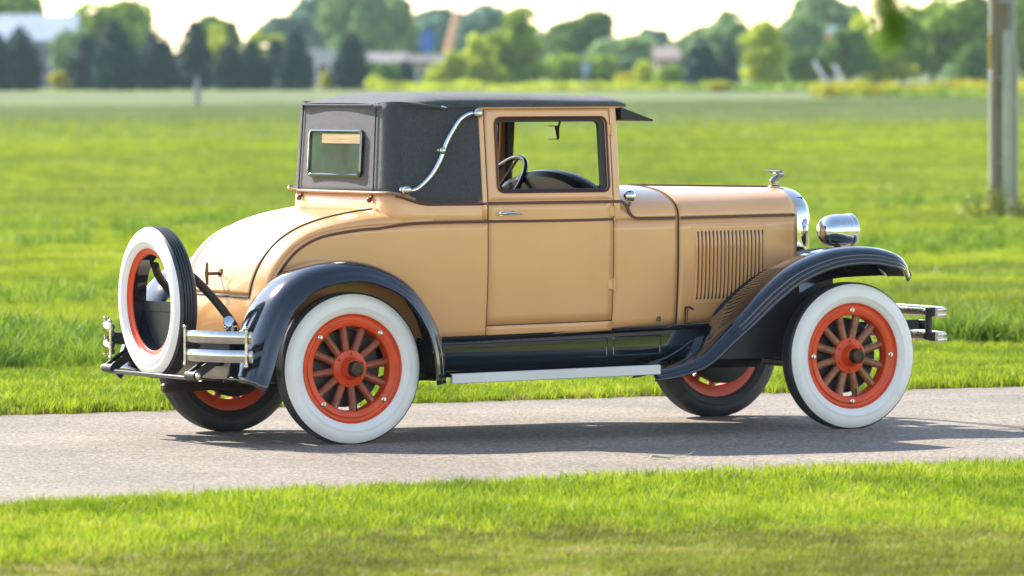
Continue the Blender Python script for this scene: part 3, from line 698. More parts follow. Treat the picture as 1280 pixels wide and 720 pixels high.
# -- chassis and the things under the tail
b = MB()
for s in (-1, 1):
    b.bar((-.60, s*.42, .435), (1.5, s*.42, .44), .045, .10); b.bar((1.5, s*.42, .44), (3.0, s*.36, .45), .045, .10)
b.bar((-.42, -.44, .45), (-.42, .44, .45), .05, .07); b.bar((.9, -.44, .44), (.9, .44, .44), .05, .07); b.bar((2.9, -.38, .45), (2.9, .38, .45), .05, .07)
b.build('chassis_frame', DULLBLACK, car)
b = MB(); b.tube([(0, -.68, .37), (0, .68, .37)], .04, 14).ball((0, 0, .37), (.14, .14, .13), 18).tube([(0, 0, .38), (1.2, 0, .42)], .035, 12); b.build('rear_axle', DULLBLACK, car)
b = MB(); b.tube([(2.79, -.66, .35), (2.79, -.5, .32), (2.79, .5, .32), (2.79, .66, .35)], .028, 12).tube([(2.70, -.6, .33), (2.70, .6, .33)], .012, 8); b.build('front_axle', DULLBLACK, car)
b = MB(); b.box((2.2, 0, .45), (.8, .42, .30), bev=.03).box((1.5, 0, .40), (.6, .3, .16), bev=.03); b.build('engine', DULLBLACK, car)
for s in (-1, 1):
    sp_ = MB()
    for k in range(5):
        L = .72-k*.12; q = spline([(-L, s*.49, .335-.012*k+.0), (-L*.5, s*.49, .295-.009*k), (0, s*.49, .305-.009*k), (L*.5, s*.49, .315-.009*k), (L*.9, s*.49, .36-.012*k)], 12)
        for a, c in zip(q[:-1], q[1:]): sp_.bar(a, c, .045, .008, .001)
    sp_.tube([(-.735, s*.55, .345), (-.735, s*.44, .345)], .022, 12).bar((-.735, s*.53, .345), (-.60, s*.53, .435), .015, .042).bar((-.735, s*.46, .345), (-.60, s*.46, .435), .015, .042).tube([(-.60, s*.55, .435), (-.60, s*.40, .435)], .02, 10)
    g_ = sp_.build('leaf_spring', DULLBLACK, car)
    MB().ball((-.735, s*.565, .345), (.018, .014, .018), 10).build('shackle_bolt', NICKEL, g_)
    f = MB()
    for k in range(4):
        L = .42-k*.1; q = spline([(2.79-L, s*.36, .40-.012*k), (2.79, s*.36, .345-.009*k), (2.79+L*.6, s*.36, .42-.012*k)], 8)
        for a, c in zip(q[:-1], q[1:]): f.bar(a, c, .045, .008, .001)
    f.build('leaf_spring', DULLBLACK, car)
b = MB(); b.lathe([(0, -.60), (.07, -.60), (.085, -.585), (.085, .585), (.07, .60), (0, .60)], (-.46, .06, .385), (0, 1, 0), 28); b.build('fuel_tank', TANKP, car)
b = MB(); b.bar((-.575, .22, .252), (.1, .22, .268), .045, .045, .008).build('exhaust_pipe', RUST, car)
b = MB(); b.bar((-.735, -.49, .33), (-.735, .49, .33), .02, .02).build('spreader_bar', DULLBLACK, car)
# ------------------------------------------------------------------ grass
def leaf_mat(name, c1, c2, c3=None, trans=.45, scale=1.2, rough=.55, fine=9.0, spec=.08):
    """thin leaves: light also passes through; the hue wanders from patch to patch"""
    m = bpy.data.materials.new(name); m.use_nodes = True; n = m.node_tree.nodes; l = m.node_tree.links
    b = n['Principled BSDF']; b.inputs['Roughness'].default_value = rough; b.inputs['Specular IOR Level'].default_value = spec
    g_ = n.new('ShaderNodeNewGeometry')
    t = n.new('ShaderNodeTexNoise'); t.inputs['Scale'].default_value = scale; t.inputs['Detail'].default_value = 3; l.new(g_.outputs['Position'], t.inputs['Vector'])
    t2 = n.new('ShaderNodeTexNoise'); t2.inputs['Scale'].default_value = fine; t2.inputs['Detail'].default_value = 2; l.new(g_.outputs['Position'], t2.inputs['Vector'])
    a = n.new('ShaderNodeMath'); a.operation = 'ADD'; l.new(t.outputs[0], a.inputs[0]); l.new(t2.outputs[0], a.inputs[1])
    h = n.new('ShaderNodeMath'); h.operation = 'MULTIPLY'; h.inputs[1].default_value = .5; l.new(a.outputs[0], h.inputs[0])
    r = n.new('ShaderNodeValToRGB'); l.new(h.outputs[0], r.inputs[0]); e = r.color_ramp.elements
    e[0].position, e[0].color = .41, (*c1, 1); e[1].position, e[1].color = .57, (*c2, 1)
    if c3: q = e.new(.66); q.color = (*c3, 1)
    l.new(r.outputs[0], b.inputs['Base Color'])
    tr = n.new('ShaderNodeBsdfTranslucent'); l.new(r.outputs[0], tr.inputs[0])
    x = n.new('ShaderNodeMixShader'); x.inputs[0].default_value = trans
    l.new(b.outputs[0], x.inputs[1]); l.new(tr.outputs[0], x.inputs[2]); l.new(x.outputs[0], n['Material Output'].inputs[0]); return m
def tuft(name, n, rad, h0, h1, wd, bend, m, r_):
    V, F = [], []
    for _ in range(n):
        a = r_.uniform(0, 6.283); q = rad*math.sqrt(r_.uniform(0, 1)); x, y = q*math.cos(a), q*math.sin(a)
        h = r_.uniform(h0, h1); d = r_.uniform(0, 6.283); k = r_.uniform(.15, 1)*bend*h; o = r_.uniform(0, 6.283)
        sx, sy = math.cos(o)*wd/2, math.sin(o)*wd/2; i = len(V)
        for t, ww in ((0, 1), (.45, .85), (.8, .5)):
            cx, cy, cz = x+math.cos(d)*k*t*t, y+math.sin(d)*k*t*t, h*(t-.18*t*t*bend)
            V += [(cx-sx*ww, cy-sy*ww, cz), (cx+sx*ww, cy+sy*ww, cz)]
        V.append((x+math.cos(d)*k, y+math.sin(d)*k, h*(1-.18*bend)))
        F += [(i, i+1, i+3, i+2), (i+2, i+3, i+5, i+4), (i+4, i+5, i+6)]
    me = bpy.data.meshes.new(name); me.from_pydata(V, [], F); me.materials.append(m); me.polygons.foreach_set('use_smooth', np.ones(len(F), bool))
    return bpy.data.objects.new(name, me)
def scatter(name, pts, scl, variants, label, cat, m):
    c = bpy.data.collections.new(name+'_tufts')
    for o in variants: c.objects.link(o)
    me = bpy.data.meshes.new(name); me.from_pydata([tuple(p) for p in pts], [], [])
    n = len(pts)
    a = me.attributes.new('rot', 'FLOAT_VECTOR', 'POINT'); rv = np.zeros((n, 3), np.float32); rv[:, 2] = rng.uniform(0, 6.28, n); rv[:, :2] = rng.normal(0, .08, (n, 2)); a.data.foreach_set('vector', rv.ravel())
    a = me.attributes.new('scl', 'FLOAT', 'POINT'); a.data.foreach_set('value', np.asarray(scl, np.float32))
    a = me.attributes.new('pick', 'INT', 'POINT'); a.data.foreach_set('value', rng.integers(0, len(variants), n).astype(np.int32))
    o = bpy.data.objects.new(name, me); col.objects.link(o); me.materials.append(m)
    g = bpy.data.node_groups.new(name+'_scatter', 'GeometryNodeTree')
    g.interface.new_socket('Geometry', in_out='INPUT', socket_type='NodeSocketGeometry'); g.interface.new_socket('Geometry', in_out='OUTPUT', socket_type='NodeSocketGeometry')
    N = g.nodes; L = g.links; gi = N.new('NodeGroupInput'); go = N.new('NodeGroupOutput')
    ip = N.new('GeometryNodeInstanceOnPoints'); ci = N.new('GeometryNodeCollectionInfo'); ci.inputs['Collection'].default_value = c
    ci.inputs['Separate Children'].default_value = True; ci.inputs['Reset Children'].default_value = True
    def attr(nm, ty): q = N.new('GeometryNodeInputNamedAttribute'); q.data_type = ty; q.inputs['Name'].default_value = nm; return q.outputs[0]
    L.new(gi.outputs[0], ip.inputs['Points']); L.new(ci.outputs[0], ip.inputs['Instance']); ip.inputs['Pick Instance'].default_value = True
    L.new(attr('pick', 'INT'), ip.inputs['Instance Index']); L.new(attr('rot', 'FLOAT_VECTOR'), ip.inputs['Rotation']); L.new(attr('scl', 'FLOAT'), ip.inputs['Scale'])
    L.new(ip.outputs[0], go.inputs[0]); md = o.modifiers.new('scatter', 'NODES'); md.node_group = g
    return tag(o, label, cat, kind='stuff')
LAWN = leaf_mat('lawn_blades', (.15, .225, .009), (.33, .415, .017), (.42, .40, .06), scale=.9, trans=.55, spec=.3)
VERGE = leaf_mat('verge_blades', (.15, .225, .009), (.33, .415, .017), (.42, .40, .06), scale=1.1, trans=.55, spec=.3)
MEADOW = leaf_mat('meadow_blades', (.145, .195, .012), (.315, .385, .018), (.40, .41, .06), scale=.22, fine=1.1, trans=.55, spec=.3)
MOWN = leaf_mat('mown_lawn_blades', (.15, .165, .022), (.27, .30, .030), (.42, .34, .13), scale=.8, fine=5, trans=.5, spec=.3)
DRYEDGE = leaf_mat('dry_edge_blades', (.22, .19, .05), (.38, .34, .12), (.20, .10, .06), scale=2, trans=.4)
TALL = leaf_mat('tall_weed_leaves', (.08, .15, .014), (.20, .30, .022), (.36, .40, .10), scale=1.1, fine=5, trans=.55, spec=.3)
OLIVE = leaf_mat('olive_weed_blades', (.13, .175, .030), (.23, .29, .050), (.30, .34, .05), scale=.15, fine=.7, trans=.5)
FARGREY = leaf_mat('grey_green_blades', (.13, .17, .055), (.20, .24, .10), (.21, .27, .05), scale=.05, fine=.25, trans=.5)
PALE = leaf_mat('pale_seedhead', (.34, .39, .12), (.46, .48, .22), trans=.4)
r_ = random.Random(3)
pale = [tuft('seedhead_tuft', 7, .07, .10, .20, .011, .4, PALE, r_) for _ in range(4)]
mown = [tuft('grass_tuft', 36, .055, .015, .045, .0042, .9, MOWN, r_) for _ in range(6)]
dry = [tuft('grass_tuft', 26, .05, .015, .05, .004, .9, DRYEDGE, r_) for _ in range(5)]
tall = [tuft('weed_tuft', 34, .13, .12, .36, .014, .75, TALL, r_) for _ in range(6)]
olive = [tuft('weed_tuft', 36, .16, .08, .24, .010, .7, OLIVE, r_) for _ in range(5)]
seed = [tuft('weed_tuft', 40, .30, .03, .09, .014, .6, FARGREY, r_) for _ in range(5)]
lawn = [tuft('grass_tuft', 34, .055, .025, .065, .0042, .7, LAWN, r_) for _ in range(6)]
edge = [tuft('grass_tuft', 26, .05, .05, .125, .0045, .6, LAWN, r_) for _ in range(6)]
verge = [tuft('grass_tuft', 30, .06, .03, .085, .0055, .7, VERGE, r_) for _ in range(6)]
mead = [tuft('grass_tuft', 40, .14, .06, .20, .009, .7, MEADOW, r_) for _ in range(6)]
def wedge(y, m):
    """x range the photo can see at that y, widened by m"""
    out = []
    for px in (0, 1280):
        d = FW+(px-640)/FPX*R2; out.append(CAM[0]+d[0]*(y-CAM[1])/d[1])
    return out[0]-m, out[1]+m
def strewn(n, y0, y1, m, bias=1.):
    u = rng.uniform(0, 1, n)**bias; y = y0+(y1-y0)*u
    d0 = FW-640/FPX*R2; d1 = FW+640/FPX*R2
    m = m+np.clip(y-5, 0, 400)*.055
    a = CAM[0]+d0[0]*(y-CAM[1])/d0[1]-m; b = CAM[0]+d1[0]*(y-CAM[1])/d1[1]+m
    return a+(b-a)*rng.uniform(0, 1, n), y
def clump(x, y, f=1.0, seed=0):
    """smooth pseudo-noise 0..1 for patches"""
    return .5+.25*(np.sin(x*f*1.7+seed)*np.cos(y*f*1.3+seed*2)+np.sin(x*f*.6-y*f*.9+seed*3))
# lawn in front of the road
x, y = strewn(30000, -4.1, -11.2, 1.6)
k = y < road_front(x)-.02; x, y = x[k], y[k]
dist = road_front(x)-y
sc = (.75+.5*clump(x, y, 1.2, 1))*(1+.35*np.exp(-dist/1.0))*rng.uniform(.7, 1.25, len(x))
lush = dist < 2.3+.9*(clump(x, y, .8, 5)-.5)*2+rng.normal(0, .3, len(x))
scatter('front_lawn', np.c_[x, y, np.zeros(len(x))][lush], sc[lush], lawn, 'lush bright green grass along the near edge of the road', 'grass', LAWN)
scatter('mown_lawn', np.c_[x, y, np.zeros(len(x))][~lush], sc[~lush], mown, 'short olive and brownish mown lawn nearest the camera', 'grass', MOWN)
x = rng.uniform(-5.5, 5, 2600); y = road_front(x)-np.abs(rng.normal(0, .33, len(x)))+.03
scatter('edge_grass', np.c_[x, y, np.zeros(len(x))], rng.uniform(.35, .95, len(x)), edge, 'taller tufts of grass leaning over the near edge of the road', 'grass', LAWN)
# verge behind the road
x, y = strewn(22000, 2.6, 7.6, 1.8); k = y > road_back(x)-.03+rng.normal(0, .05, len(x)); x, y = x[k], y[k]
scatter('verge_grass', np.c_[x, y, np.zeros(len(x))], (.7+.6*clump(x, y, 1.5, 4))*rng.uniform(.7, 1.3, len(x)), verge, 'mown strip of grass along the far edge of the road', 'grass', VERGE)
x = rng.uniform(-4, 12, 1500); y = road_back(x)+np.abs(rng.normal(0, .16, len(x)))-.03
k = clump(x, y*0, 2.1, 3)+rng.normal(0, .15, len(x)) > .5; x, y = x[k], y[k]
scatter('dry_edge_grass', np.c_[x, y, np.zeros(len(x))], rng.uniform(.5, 1.2, len(x)), dry, 'dry brownish grass along the far edge of the road', 'grass', DRYEDGE)
# taller weeds where the mowing stops
x, y = strewn(5200, 6.6, 10.5, 2.0, 1.4); k = y > 7.15+.25*np.sin(x*1.1)+.15*np.sin(x*2.7)+rng.normal(0, .06, len(x)); x, y = x[k], y[k]
sc = (.45+.75*clump(x, y, .8, 9))*np.where(x < 3.2, 1.0, .75)*rng.uniform(.6, 1.2, len(x))
scatter('tall_weeds', np.c_[x, y, np.zeros(len(x))], sc, tall, 'taller leafy weeds where the mown strip meets the meadow', 'grass', TALL)
x, y = strewn(9000, 9, 48, 2.5); k = clump(x, y, .55, 5)*clump(x, y, 1.3, 8)+rng.normal(0, .07, len(x)) > .40; x, y = x[k], y[k]
scatter('leafy_weeds', np.c_[x, y, np.zeros(len(x))], rng.uniform(.4, .85, len(x)), tall, 'darker leafy weed clumps scattered through the meadow', 'grass', TALL)
x, y = strewn(420, 8, 60, 2.5); scatter('pale_seedheads', np.c_[x, y, np.zeros(len(x))], rng.uniform(.5, 1.05, len(x)), pale, 'pale seed heads dotted through the meadow grass', 'grass', PALE)
# open meadow in bands of different growth
X_, Y_, S_ = [], [], []
for n, y0, y1, s0, s1 in ((20000, 7.6, 16, .8, 1.2), (32000, 16, 40, .65, 1.05), (52000, 40, 100, .55, .95), (50000, 100, 250, .6, .95)):
    x, y = strewn(n, y0, y1, 2.5); cl = clump(x, y, .35, 7)*clump(x, y, .09, 2)*2
    X_.append(x); Y_.append(y); S_.append((s0+(s1-s0)*rng.uniform(0, 1, n))*(.6+.55*cl))
x, y, sc = map(np.concatenate, (X_, Y_, S_)); rr = np.hypot(x-CAM[0], y-CAM[1]); q = rr+14*np.sin(x*.11+1)*np.cos(y*.05)+rng.normal(0, 16, len(x))
far = q > 205  # tufts beyond this distance take the greyer green
ol = ~far & (((q > 101) & (q < 130) & (rng.uniform(0, 1, len(x)) < .22+.5*clump(x, y, .06, 1))) | ((q > 185) & (rng.uniform(0, 1, len(x)) < .35)) | ((clump(x, y, .22, 11)*clump(x, y, .5, 6) > .46) & (rng.uniform(0, 1, len(x)) < .6)))
pts = np.c_[x, y, gh(rr)]; gd = ~far & ~ol
scatter('meadow_grass', pts[gd], sc[gd], mead, 'bright green meadow grass filling the field behind the road', 'grass', MEADOW)
scatter('olive_weeds', pts[ol], sc[ol], olive, 'bands of dull olive weeds running across the meadow', 'grass', OLIVE)
scatter('far_grass', pts[far], sc[far], seed, 'pale grey green grass at the far end of the field', 'grass', FARGREY)

# a dry stalk on the road
b = MB(); b.tube([(.72, -2.62, .010), (.80, -2.55, .016), (.93, -2.44, .012), (1.02, -2.34, .03)], [.003, .003, .0025, .001], 6).tube([(.72, -2.62, .01), (.64, -2.60, .02), (.60, -2.66, .012)], [.003, .006, .002], 6)
tag(b.build('dry_stalk', mat('straw', (.42, .33, .2), .8)), 'small dry straw stalk lying on the road in the car shadow', 'stalk')

# ------------------------------------------------------------------ trees
BARK = mat('bark', (.06, .048, .035), .9, noise=.3, bump=.4, bscale=20)
def foliage(mb, blobs, n, size, r_, up=.3, shell=.55):
    """n leaf clumps spread through lobes (cx, cy, cz, rx, ry, rz)"""
    vol = np.array([b[3]*b[4]+b[4]*b[5] for b in blobs]); vol = vol/vol.sum()
    pick = r_.choice(len(blobs), n, p=vol)
    for i in pick:
        b = blobs[i]; d = r_.normal(0, 1, 3); d /= np.linalg.norm(d); q = r_.uniform(shell, 1.0)**.6 if r_.uniform() < .85 else r_.uniform(.2, .7)
        c = np.array(b[:3])+d*q*np.array(b[3:])*r_.uniform(.86, 1.08)
        nn = d+r_.normal(0, .55, 3)+np.array([0, 0, up]); nn /= np.linalg.norm(nn); u = np.cross(nn, r_.normal(0, 1, 3)); u /= np.linalg.norm(u); v = np.cross(nn, u)
        s = size*r_.uniform(.55, 1.3); k = len(mb.v)
        mb.v += [tuple(c+s*(-.5*u)), tuple(c+s*.42*v*r_.uniform(.6, 1)), tuple(c+s*(.6*u+.1*nn)), tuple(c-s*.42*v*r_.uniform(.6, 1))]; mb.f.append((k, k+1, k+2, k+3))
def tree(name, px, D, top_py, w_px, m, label, cat, group=None, kind='round', n=1500, base=.22, seed=1, lean=0):
    r2 = np.random.default_rng(seed); x, y, z0 = at(px, D); H = zat(top_py, D, px)-z0; w = w_px/FPX*D/2
    t = empty(name, (x, y, z0)); tag(t, label, cat, group); blobs = []
    if kind == 'cone':
        for k in range(9):
            u = (k+.5)/9; blobs.append((r2.normal(0, .05*w), r2.normal(0, .05*w), H*(.04+.9*u), w*(1.0-.80*u**2.3), w*(1.0-.80*u**2.3), H*.095))
    elif kind == 'bush':
        for k in range(6): blobs.append((r2.uniform(-.6, .6)*w, r2.uniform(-.5, .5)*w, H*r2.uniform(.25, .62), w*r2.uniform(.35, .55), w*r2.uniform(.35, .55), H*r2.uniform(.25, .38)))
        blobs.append((0, 0, H*.45, w*.6, w*.6, H*.5))
    elif kind == 'column':
        for k in range(9):
            u = (k+.5)/9; q = w*(.55+.5*math.sin(math.pi*min(1, u*1.05+.12)))*r2.uniform(.75, 1.05)
            blobs.append((r2.normal(0, .2*w), r2.normal(0, .2*w), H*(.08+.86*u), q*.8, q*.8, H*.10))
    else:
        for k in range(13):
            a = r2.uniform(0, 6.283); e = r2.uniform(-.6, 1); q = r2.uniform(.3, .75)
            blobs.append((q*w*math.cos(a)*math.cos(e*1.2), q*w*math.sin(a)*math.cos(e*1.2), H*(base+(1-base)*.5+(1-base)*.36*e), w*r2.uniform(.3, .48), w*r2.uniform(.3, .48), H*(1-base)*r2.uniform(.14, .24)))
    mb = MB(); foliage(mb, blobs, n, (.16 if kind == 'cone' else .20)*w+.012*H+.05, r2, shell=.7)
    mb.build('crown', m, t, smooth=False, merge=False)
    tb = MB(); rt = max(.04, .05*w); tb.tube([(0, 0, -.05), (r2.normal(0, .03)*H*.2, 0, H*.35), (r2.normal(0, .04)*H*.3, 0, H*.8)], [rt*1.3, rt, rt*.25], 8)
    if kind == 'round':
        for bl in blobs[:6]: tb.tube([(0, 0, H*(base+.05)), ((bl[0])*.5, bl[1]*.5, (H*(base+.1)+bl[2])/2), (bl[0], bl[1], bl[2])], [rt*.6, rt*.4, rt*.12], 6)
    tb.build('trunk', BARK, t); return t
L1 = leaf_mat('evergreen_leaves', (.006, .034, .028), (.012, .056, .042), trans=.2, scale=.3, fine=2)
L2 = leaf_mat('deep_green_leaves', (.10, .19, .035), (.19, .30, .055), trans=.5, scale=.3, fine=1.5)
L3 = leaf_mat('mid_green_leaves', (.19, .31, .035), (.33, .45, .05), trans=.55, scale=.3, fine=1.5)
L4 = leaf_mat('yellow_green_leaves', (.34, .42, .03), (.54, .60, .05), trans=.58, scale=.4, fine=2)
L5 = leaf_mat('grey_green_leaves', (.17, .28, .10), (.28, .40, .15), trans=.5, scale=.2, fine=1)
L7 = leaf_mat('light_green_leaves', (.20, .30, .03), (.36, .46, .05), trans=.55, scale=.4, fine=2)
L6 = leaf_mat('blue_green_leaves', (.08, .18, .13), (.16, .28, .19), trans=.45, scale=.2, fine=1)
GOLD = leaf_mat('yellow_flowers', (.28, .33, .02), (.62, .54, .02), (.72, .58, .03), trans=.45, scale=1.5, fine=6)
EV = 'clipped cone evergreens along the far edge of the field'
for i, (px, tp, wp, lab) in enumerate((
    (-2, 40, 46, 'dark cone evergreen cut off by the left edge of the photo'),
    (26, 31, 60, 'dark cone evergreen in front of the pale grey roof'),
    (112, 40, 62, 'dark cone evergreen at the left end of the long evergreen row'),
    (146, 22, 66, 'tallest broad dark evergreen of the long row'),
    (196, 34, 62, 'dark evergreen left of the lone sharp one beside the field post'),
    (243, 24, 54, 'sharp tall dark evergreen right behind the thin field post'),
    (288, 52, 46, 'low dark evergreen below the yellow green tree'),
    (314, 48, 48, 'dark evergreen third from the right end of the row'),
    (346, 46, 46, 'dark evergreen second from the right end of the row'),
    (370, 38, 52, 'dark evergreen at the right end of the long row'),
    (440, 38, 50, 'single dark evergreen standing alone left of the car roof'))):
    tree('cone_evergreen', px, 430+6*(i % 3), tp, wp*1.06, L1, lab, 'evergreen', EV, 'cone', 2600, seed=20+i)
for i, (px, tp, wp, lab) in enumerate(((878, 45, 56, 'broader dark evergreen of the pair right of the car roof'), (913, 50, 28, 'narrow dark evergreen of the pair right of the car roof'))):
    tree('cone_evergreen', px, 420, tp, wp, L1, lab, 'evergreen', EV, 'cone', 1300, seed=50+i)
TR = 'leafy trees beyond the field'
for i, (px, D, tp, wp, m, kd, lab) in enumerate((
    (8, 560, -22, 110, L3, 'round', 'leafy green tree whose crown rises over the pale roof at left'),
    (88, 470, 30, 62, L5, 'bush', 'grey green bush between the pale roof and the evergreen row'),
    (125, 520, 4, 90, L3, 'round', 'mid green tree rising behind the tallest evergreen of the row'),
    (165, 525, -4, 70, L3, 'round', 'green tree with the tallest crown above the left evergreen row'),
    (276, 500, 18, 62, L2, 'round', 'rounded green tree behind the yellow green tree above the row'),
    (272, 480, 28, 50, L4, 'column', 'yellow green tree showing between two dark evergreens'),
    (318, 490, 40, 46, L4, 'column', 'small yellow green tree over the middle of the row'),
    (345, 490, 42, 36, L4, 'column', 'narrow yellow green tree near the right end of the row'),
    (366, 640, 18, 90, L6, 'round', 'hazy blue green tree behind the right end of the evergreens'),
    (420, 660, -14, 120, L6, 'round', 'tall hazy blue green tree left of the car roof'),
    (455, 600, -30, 100, L5, 'round', 'tallest hazy grey green tree above the lone evergreen'),
    (500, 620, 24, 80, L5, 'round', 'pale grey green tree left of the blue sign'),
    (540, 680, 12, 90, L6, 'round', 'dark hazy tree behind the blue sign'),
    (606, 650, 8, 84, L6, 'round', 'dark blue green tree right of the orange mast'),
    (566, 440, 58, 40, L4, 'bush', 'yellow green bush below the orange mast'),
    (548, 440, 76, 44, L4, 'bush', 'low yellow green bush in front of the small cream house'),
    (480, 450, 74, 44, L2, 'bush', 'dark low bush in front of the pinkish house'),
    (506, 455, 72, 26, L1, 'bush', 'small very dark bush between the two pale houses'),
    (620, 455, 66, 50, L4, 'bush', 'yellow green bush left of the light green tall young tree'),
    (838, 430, 78, 44, L3, 'bush', 'green low bush in front of the red brown house'),
    (598, 445, 42, 60, L4, 'column', 'bright yellow green young tree over the car roof'),
    (655, 450, 8, 84, L7, 'column', 'light green tall young tree over the car door'),
    (690, 600, 40, 90, L5, 'round', 'pale hazy tree between the light green tree and the dark round tree'),
    (736, 560, 10, 84, L2, 'round', 'dark round topped tree above the car roof'),
    (708, 470, 66, 60, L3, 'bush', 'green bush in front of the dark round tree'),
    (752, 470, 62, 56, L3, 'bush', 'green bush right of the small blue mark above the roof'),
    (786, 540, 44, 92, L5, 'round', 'pale spreading tree right of the dark round tree'),
    (815, 600, 30, 46, L6, 'round', 'blue green tree at the sky gap right of the roof'),
    (806, 440, 74, 40, L4, 'bush', 'yellow green bush beside the red brown house'),
    (897, 560, 20, 106, L5, 'round', 'broad hazy tree behind the pair of dark evergreens'),
    (954, 430, 24, 66, L4, 'column', 'yellow green upright tree right of the pair of evergreens'),
    (1000, 560, 12, 80, L5, 'round', 'hazy grey green tree between the yellow green tree and the sign'),
    (1035, 600, -4, 110, L5, 'round', 'high hazy tree behind the orange sign'),
    (1010, 440, 56, 60, L2, 'bush', 'dark green bush behind the white leaning boards'),
    (1062, 440, 36, 60, L2, 'round', 'dark green tree right of the orange sign'),
    (1096, 445, 16, 66, L4, 'column', 'bright yellow green tree below the hanging branch'),
    (1128, 450, 22, 66, L3, 'round', 'mid green tree right of the hanging branch'),
    (1166, 455, 2, 90, L3, 'round', 'large grey green tree left of the utility pole'),
    (1205, 450, -8, 84, L3, 'round', 'big green tree just left of the utility pole'),
    (1222, 440, 46, 60, L2, 'bush', 'dark bush low beside the utility pole'),
    (1285, 450, -10, 90, L3, 'round', 'green tree behind the right edge of the utility pole'))):
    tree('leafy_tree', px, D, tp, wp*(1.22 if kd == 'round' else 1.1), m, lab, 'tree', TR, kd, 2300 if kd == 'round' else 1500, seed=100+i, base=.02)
for i in range(16):
    px = (-130-75*i) if i < 8 else (1390+80*(i-8)); r4 = random.Random(i)
    tree('leafy_tree', px, 470+90*r4.random(), 10+30*r4.random(), 80+50*r4.random(), (L3, L5, L2, L6)[i % 4], 'leafy tree of the row going on '+('left' if i < 8 else 'right')+' of the photo', 'tree', 'trees of the row outside the photo on the '+('left' if i < 8 else 'right'), 'round', 1600, seed=300+i, base=.02)
# far wood closing the horizon
mb = MB(); r2 = np.random.default_rng(5); bl = []
x0, y0, z0 = at(640, 760)
for px in np.arange(-1100, 2400, 22):
    x, y, z = at(px+r2.normal(0, 5), 760+r2.normal(0, 12)); h = zat(58+r2.normal(0, 8), 760, px)-z
    bl.append((x-x0, y-y0, h*.45, 2.6, 2.6, h*.55))
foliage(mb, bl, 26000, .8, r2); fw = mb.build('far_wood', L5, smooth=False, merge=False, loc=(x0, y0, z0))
tag(fw, 'hazy far woods along the horizon behind everything', 'woods', kind='stuff')
# hedgerow weeds, goldenrod banks
def bank(px0, px1, D, top_py, m, name, label, n, step=16, sz=.22, seed=9):
    r2 = np.random.default_rng(seed); x0, y0, z0 = at((px0+px1)/2, D); bl = []
    for px in np.arange(px0, px1, step):
        x, y, z = at(px, D+r2.normal(0, 3)); h = zat(top_py+r2.normal(0, 2.5), D, px)-z; bl.append((x-x0, y-y0, h*.45, .9*step/16, .9*step/16, h*.55))
    mb = MB(); foliage(mb, bl, n, sz, r2); return tag(mb.build(name, m, smooth=False, merge=False, loc=(x0, y0, z0)), label, 'weeds', kind='stuff')
bank(1028, 1300, 345, 101, GOLD, 'goldenrod', 'bank of yellow flowering weeds left of the utility pole', 5200, 12)
bank(1060, 1290, 340, 113, L3, 'weeds', 'green weeds along the foot of the yellow flowering bank', 2200, 12, seed=11)
bank(860, 1030, 400, 103, L3, 'weeds', 'green and brown weeds below the pair of dark evergreens', 2200, 14, seed=12)
bank(470, 860, 410, 102, L4, 'weeds', 'pale yellow green weeds along the field edge behind the car roof', 4200, 14, seed=13)
for px, D, tp, wp, lab in ((75, 440, 88, 30, 'yellow flowering shrub left of the evergreen row'), (410, 440, 86, 30, 'yellow flowering shrub between the row and the lone evergreen'), (783, 415, 90, 40, 'yellow flowering shrub above the front of the car roof'), (898, 395, 102, 34, 'yellow flowering shrub at the foot of the two dark evergreens')):
    tree('flowering_shrub', px, D, tp, wp, GOLD, lab, 'shrub', 'yellow flowering shrubs along the field edge', 'bush', 900, seed=int(px))
# ------------------------------------------------------------------ things beyond the field
def m1(n, c, r=.7): return mat(n, c, r, noise=.12, nscale=.6)
def house(name, px0, px1, D, eave_py, ridge_py, wall_m, roof_m, label, cat='building', depth=9, wins=0, flat=False):
    x0, y0, z0 = at((px0+px1)/2, D); w = (px1-px0)/FPX*D; he = zat(eave_py, D)-z0; hr = zat(ridge_py, D)-z0
    t = empty(name, (x0, y0, z0), -YAW); tag(t, label, cat)
    b = MB(); b.box((0, depth/2, he/2-.2), (w, depth, he+.4)).build('wall', wall_m, t, smooth=False)
    b = MB(); e = .25
    if flat: b.box((0, depth/2, (he+hr)/2), (w+.3, depth+.3, hr-he))
    else: b.prism([(-e, he-.05), (depth/2, hr), (depth+e, he-.05), (depth+e, he+.1), (depth/2, hr+.18), (-e, he+.1)], (-w/2-e, 0, 0), (0, 1, 0), (0, 0, 1), (w+2*e, 0, 0))
    b.build('roof', roof_m, t, smooth=False)
    for k in range(wins):
        xw = -w/2+w*(k+.5)/wins; f = MB().box((xw, -.03, he*.5), (w/wins*.45, .06, he*.4)).build('window', m1('window_frame_paint', (.7, .7, .7)), t, smooth=False)
        MB().box((xw, -.07, he*.5), (w/wins*.36, .02, he*.32)).build('pane', DARKGLS, f, smooth=False)
    return t
DARKGLS = mat('house_glass', (.03, .035, .04), .1)
house('barn', -60, 92, 500, 50, 19, m1('mauve_boards', (.16, .15, .19)), m1('pale_metal_roof', (.27, .32, .40), .5), 'long low building with pale grey blue metal roof at far left', wins=4)
house('white_shed', 386, 425, 560, 66, 60, m1('white_boards', (.48, .46, .47)), m1('white_roof', (.45, .45, .45)), 'white flat shed seen right of the evergreen row', flat=True, wins=1)
house('pink_house', 458, 506, 540, 80, 68, m1('pinkish_walls', (.28, .22, .19)), m1('pale_roof', (.15, .13, .125)), 'low pinkish house with pale roof left of the blue sign', wins=2)
house('low_house', 508, 556, 520, 79, 71, m1('cream_walls', (.30, .25, .19)), m1('dark_roof', (.07, .06, .06)), 'small cream house with dark roof below the blue sign', wins=1)
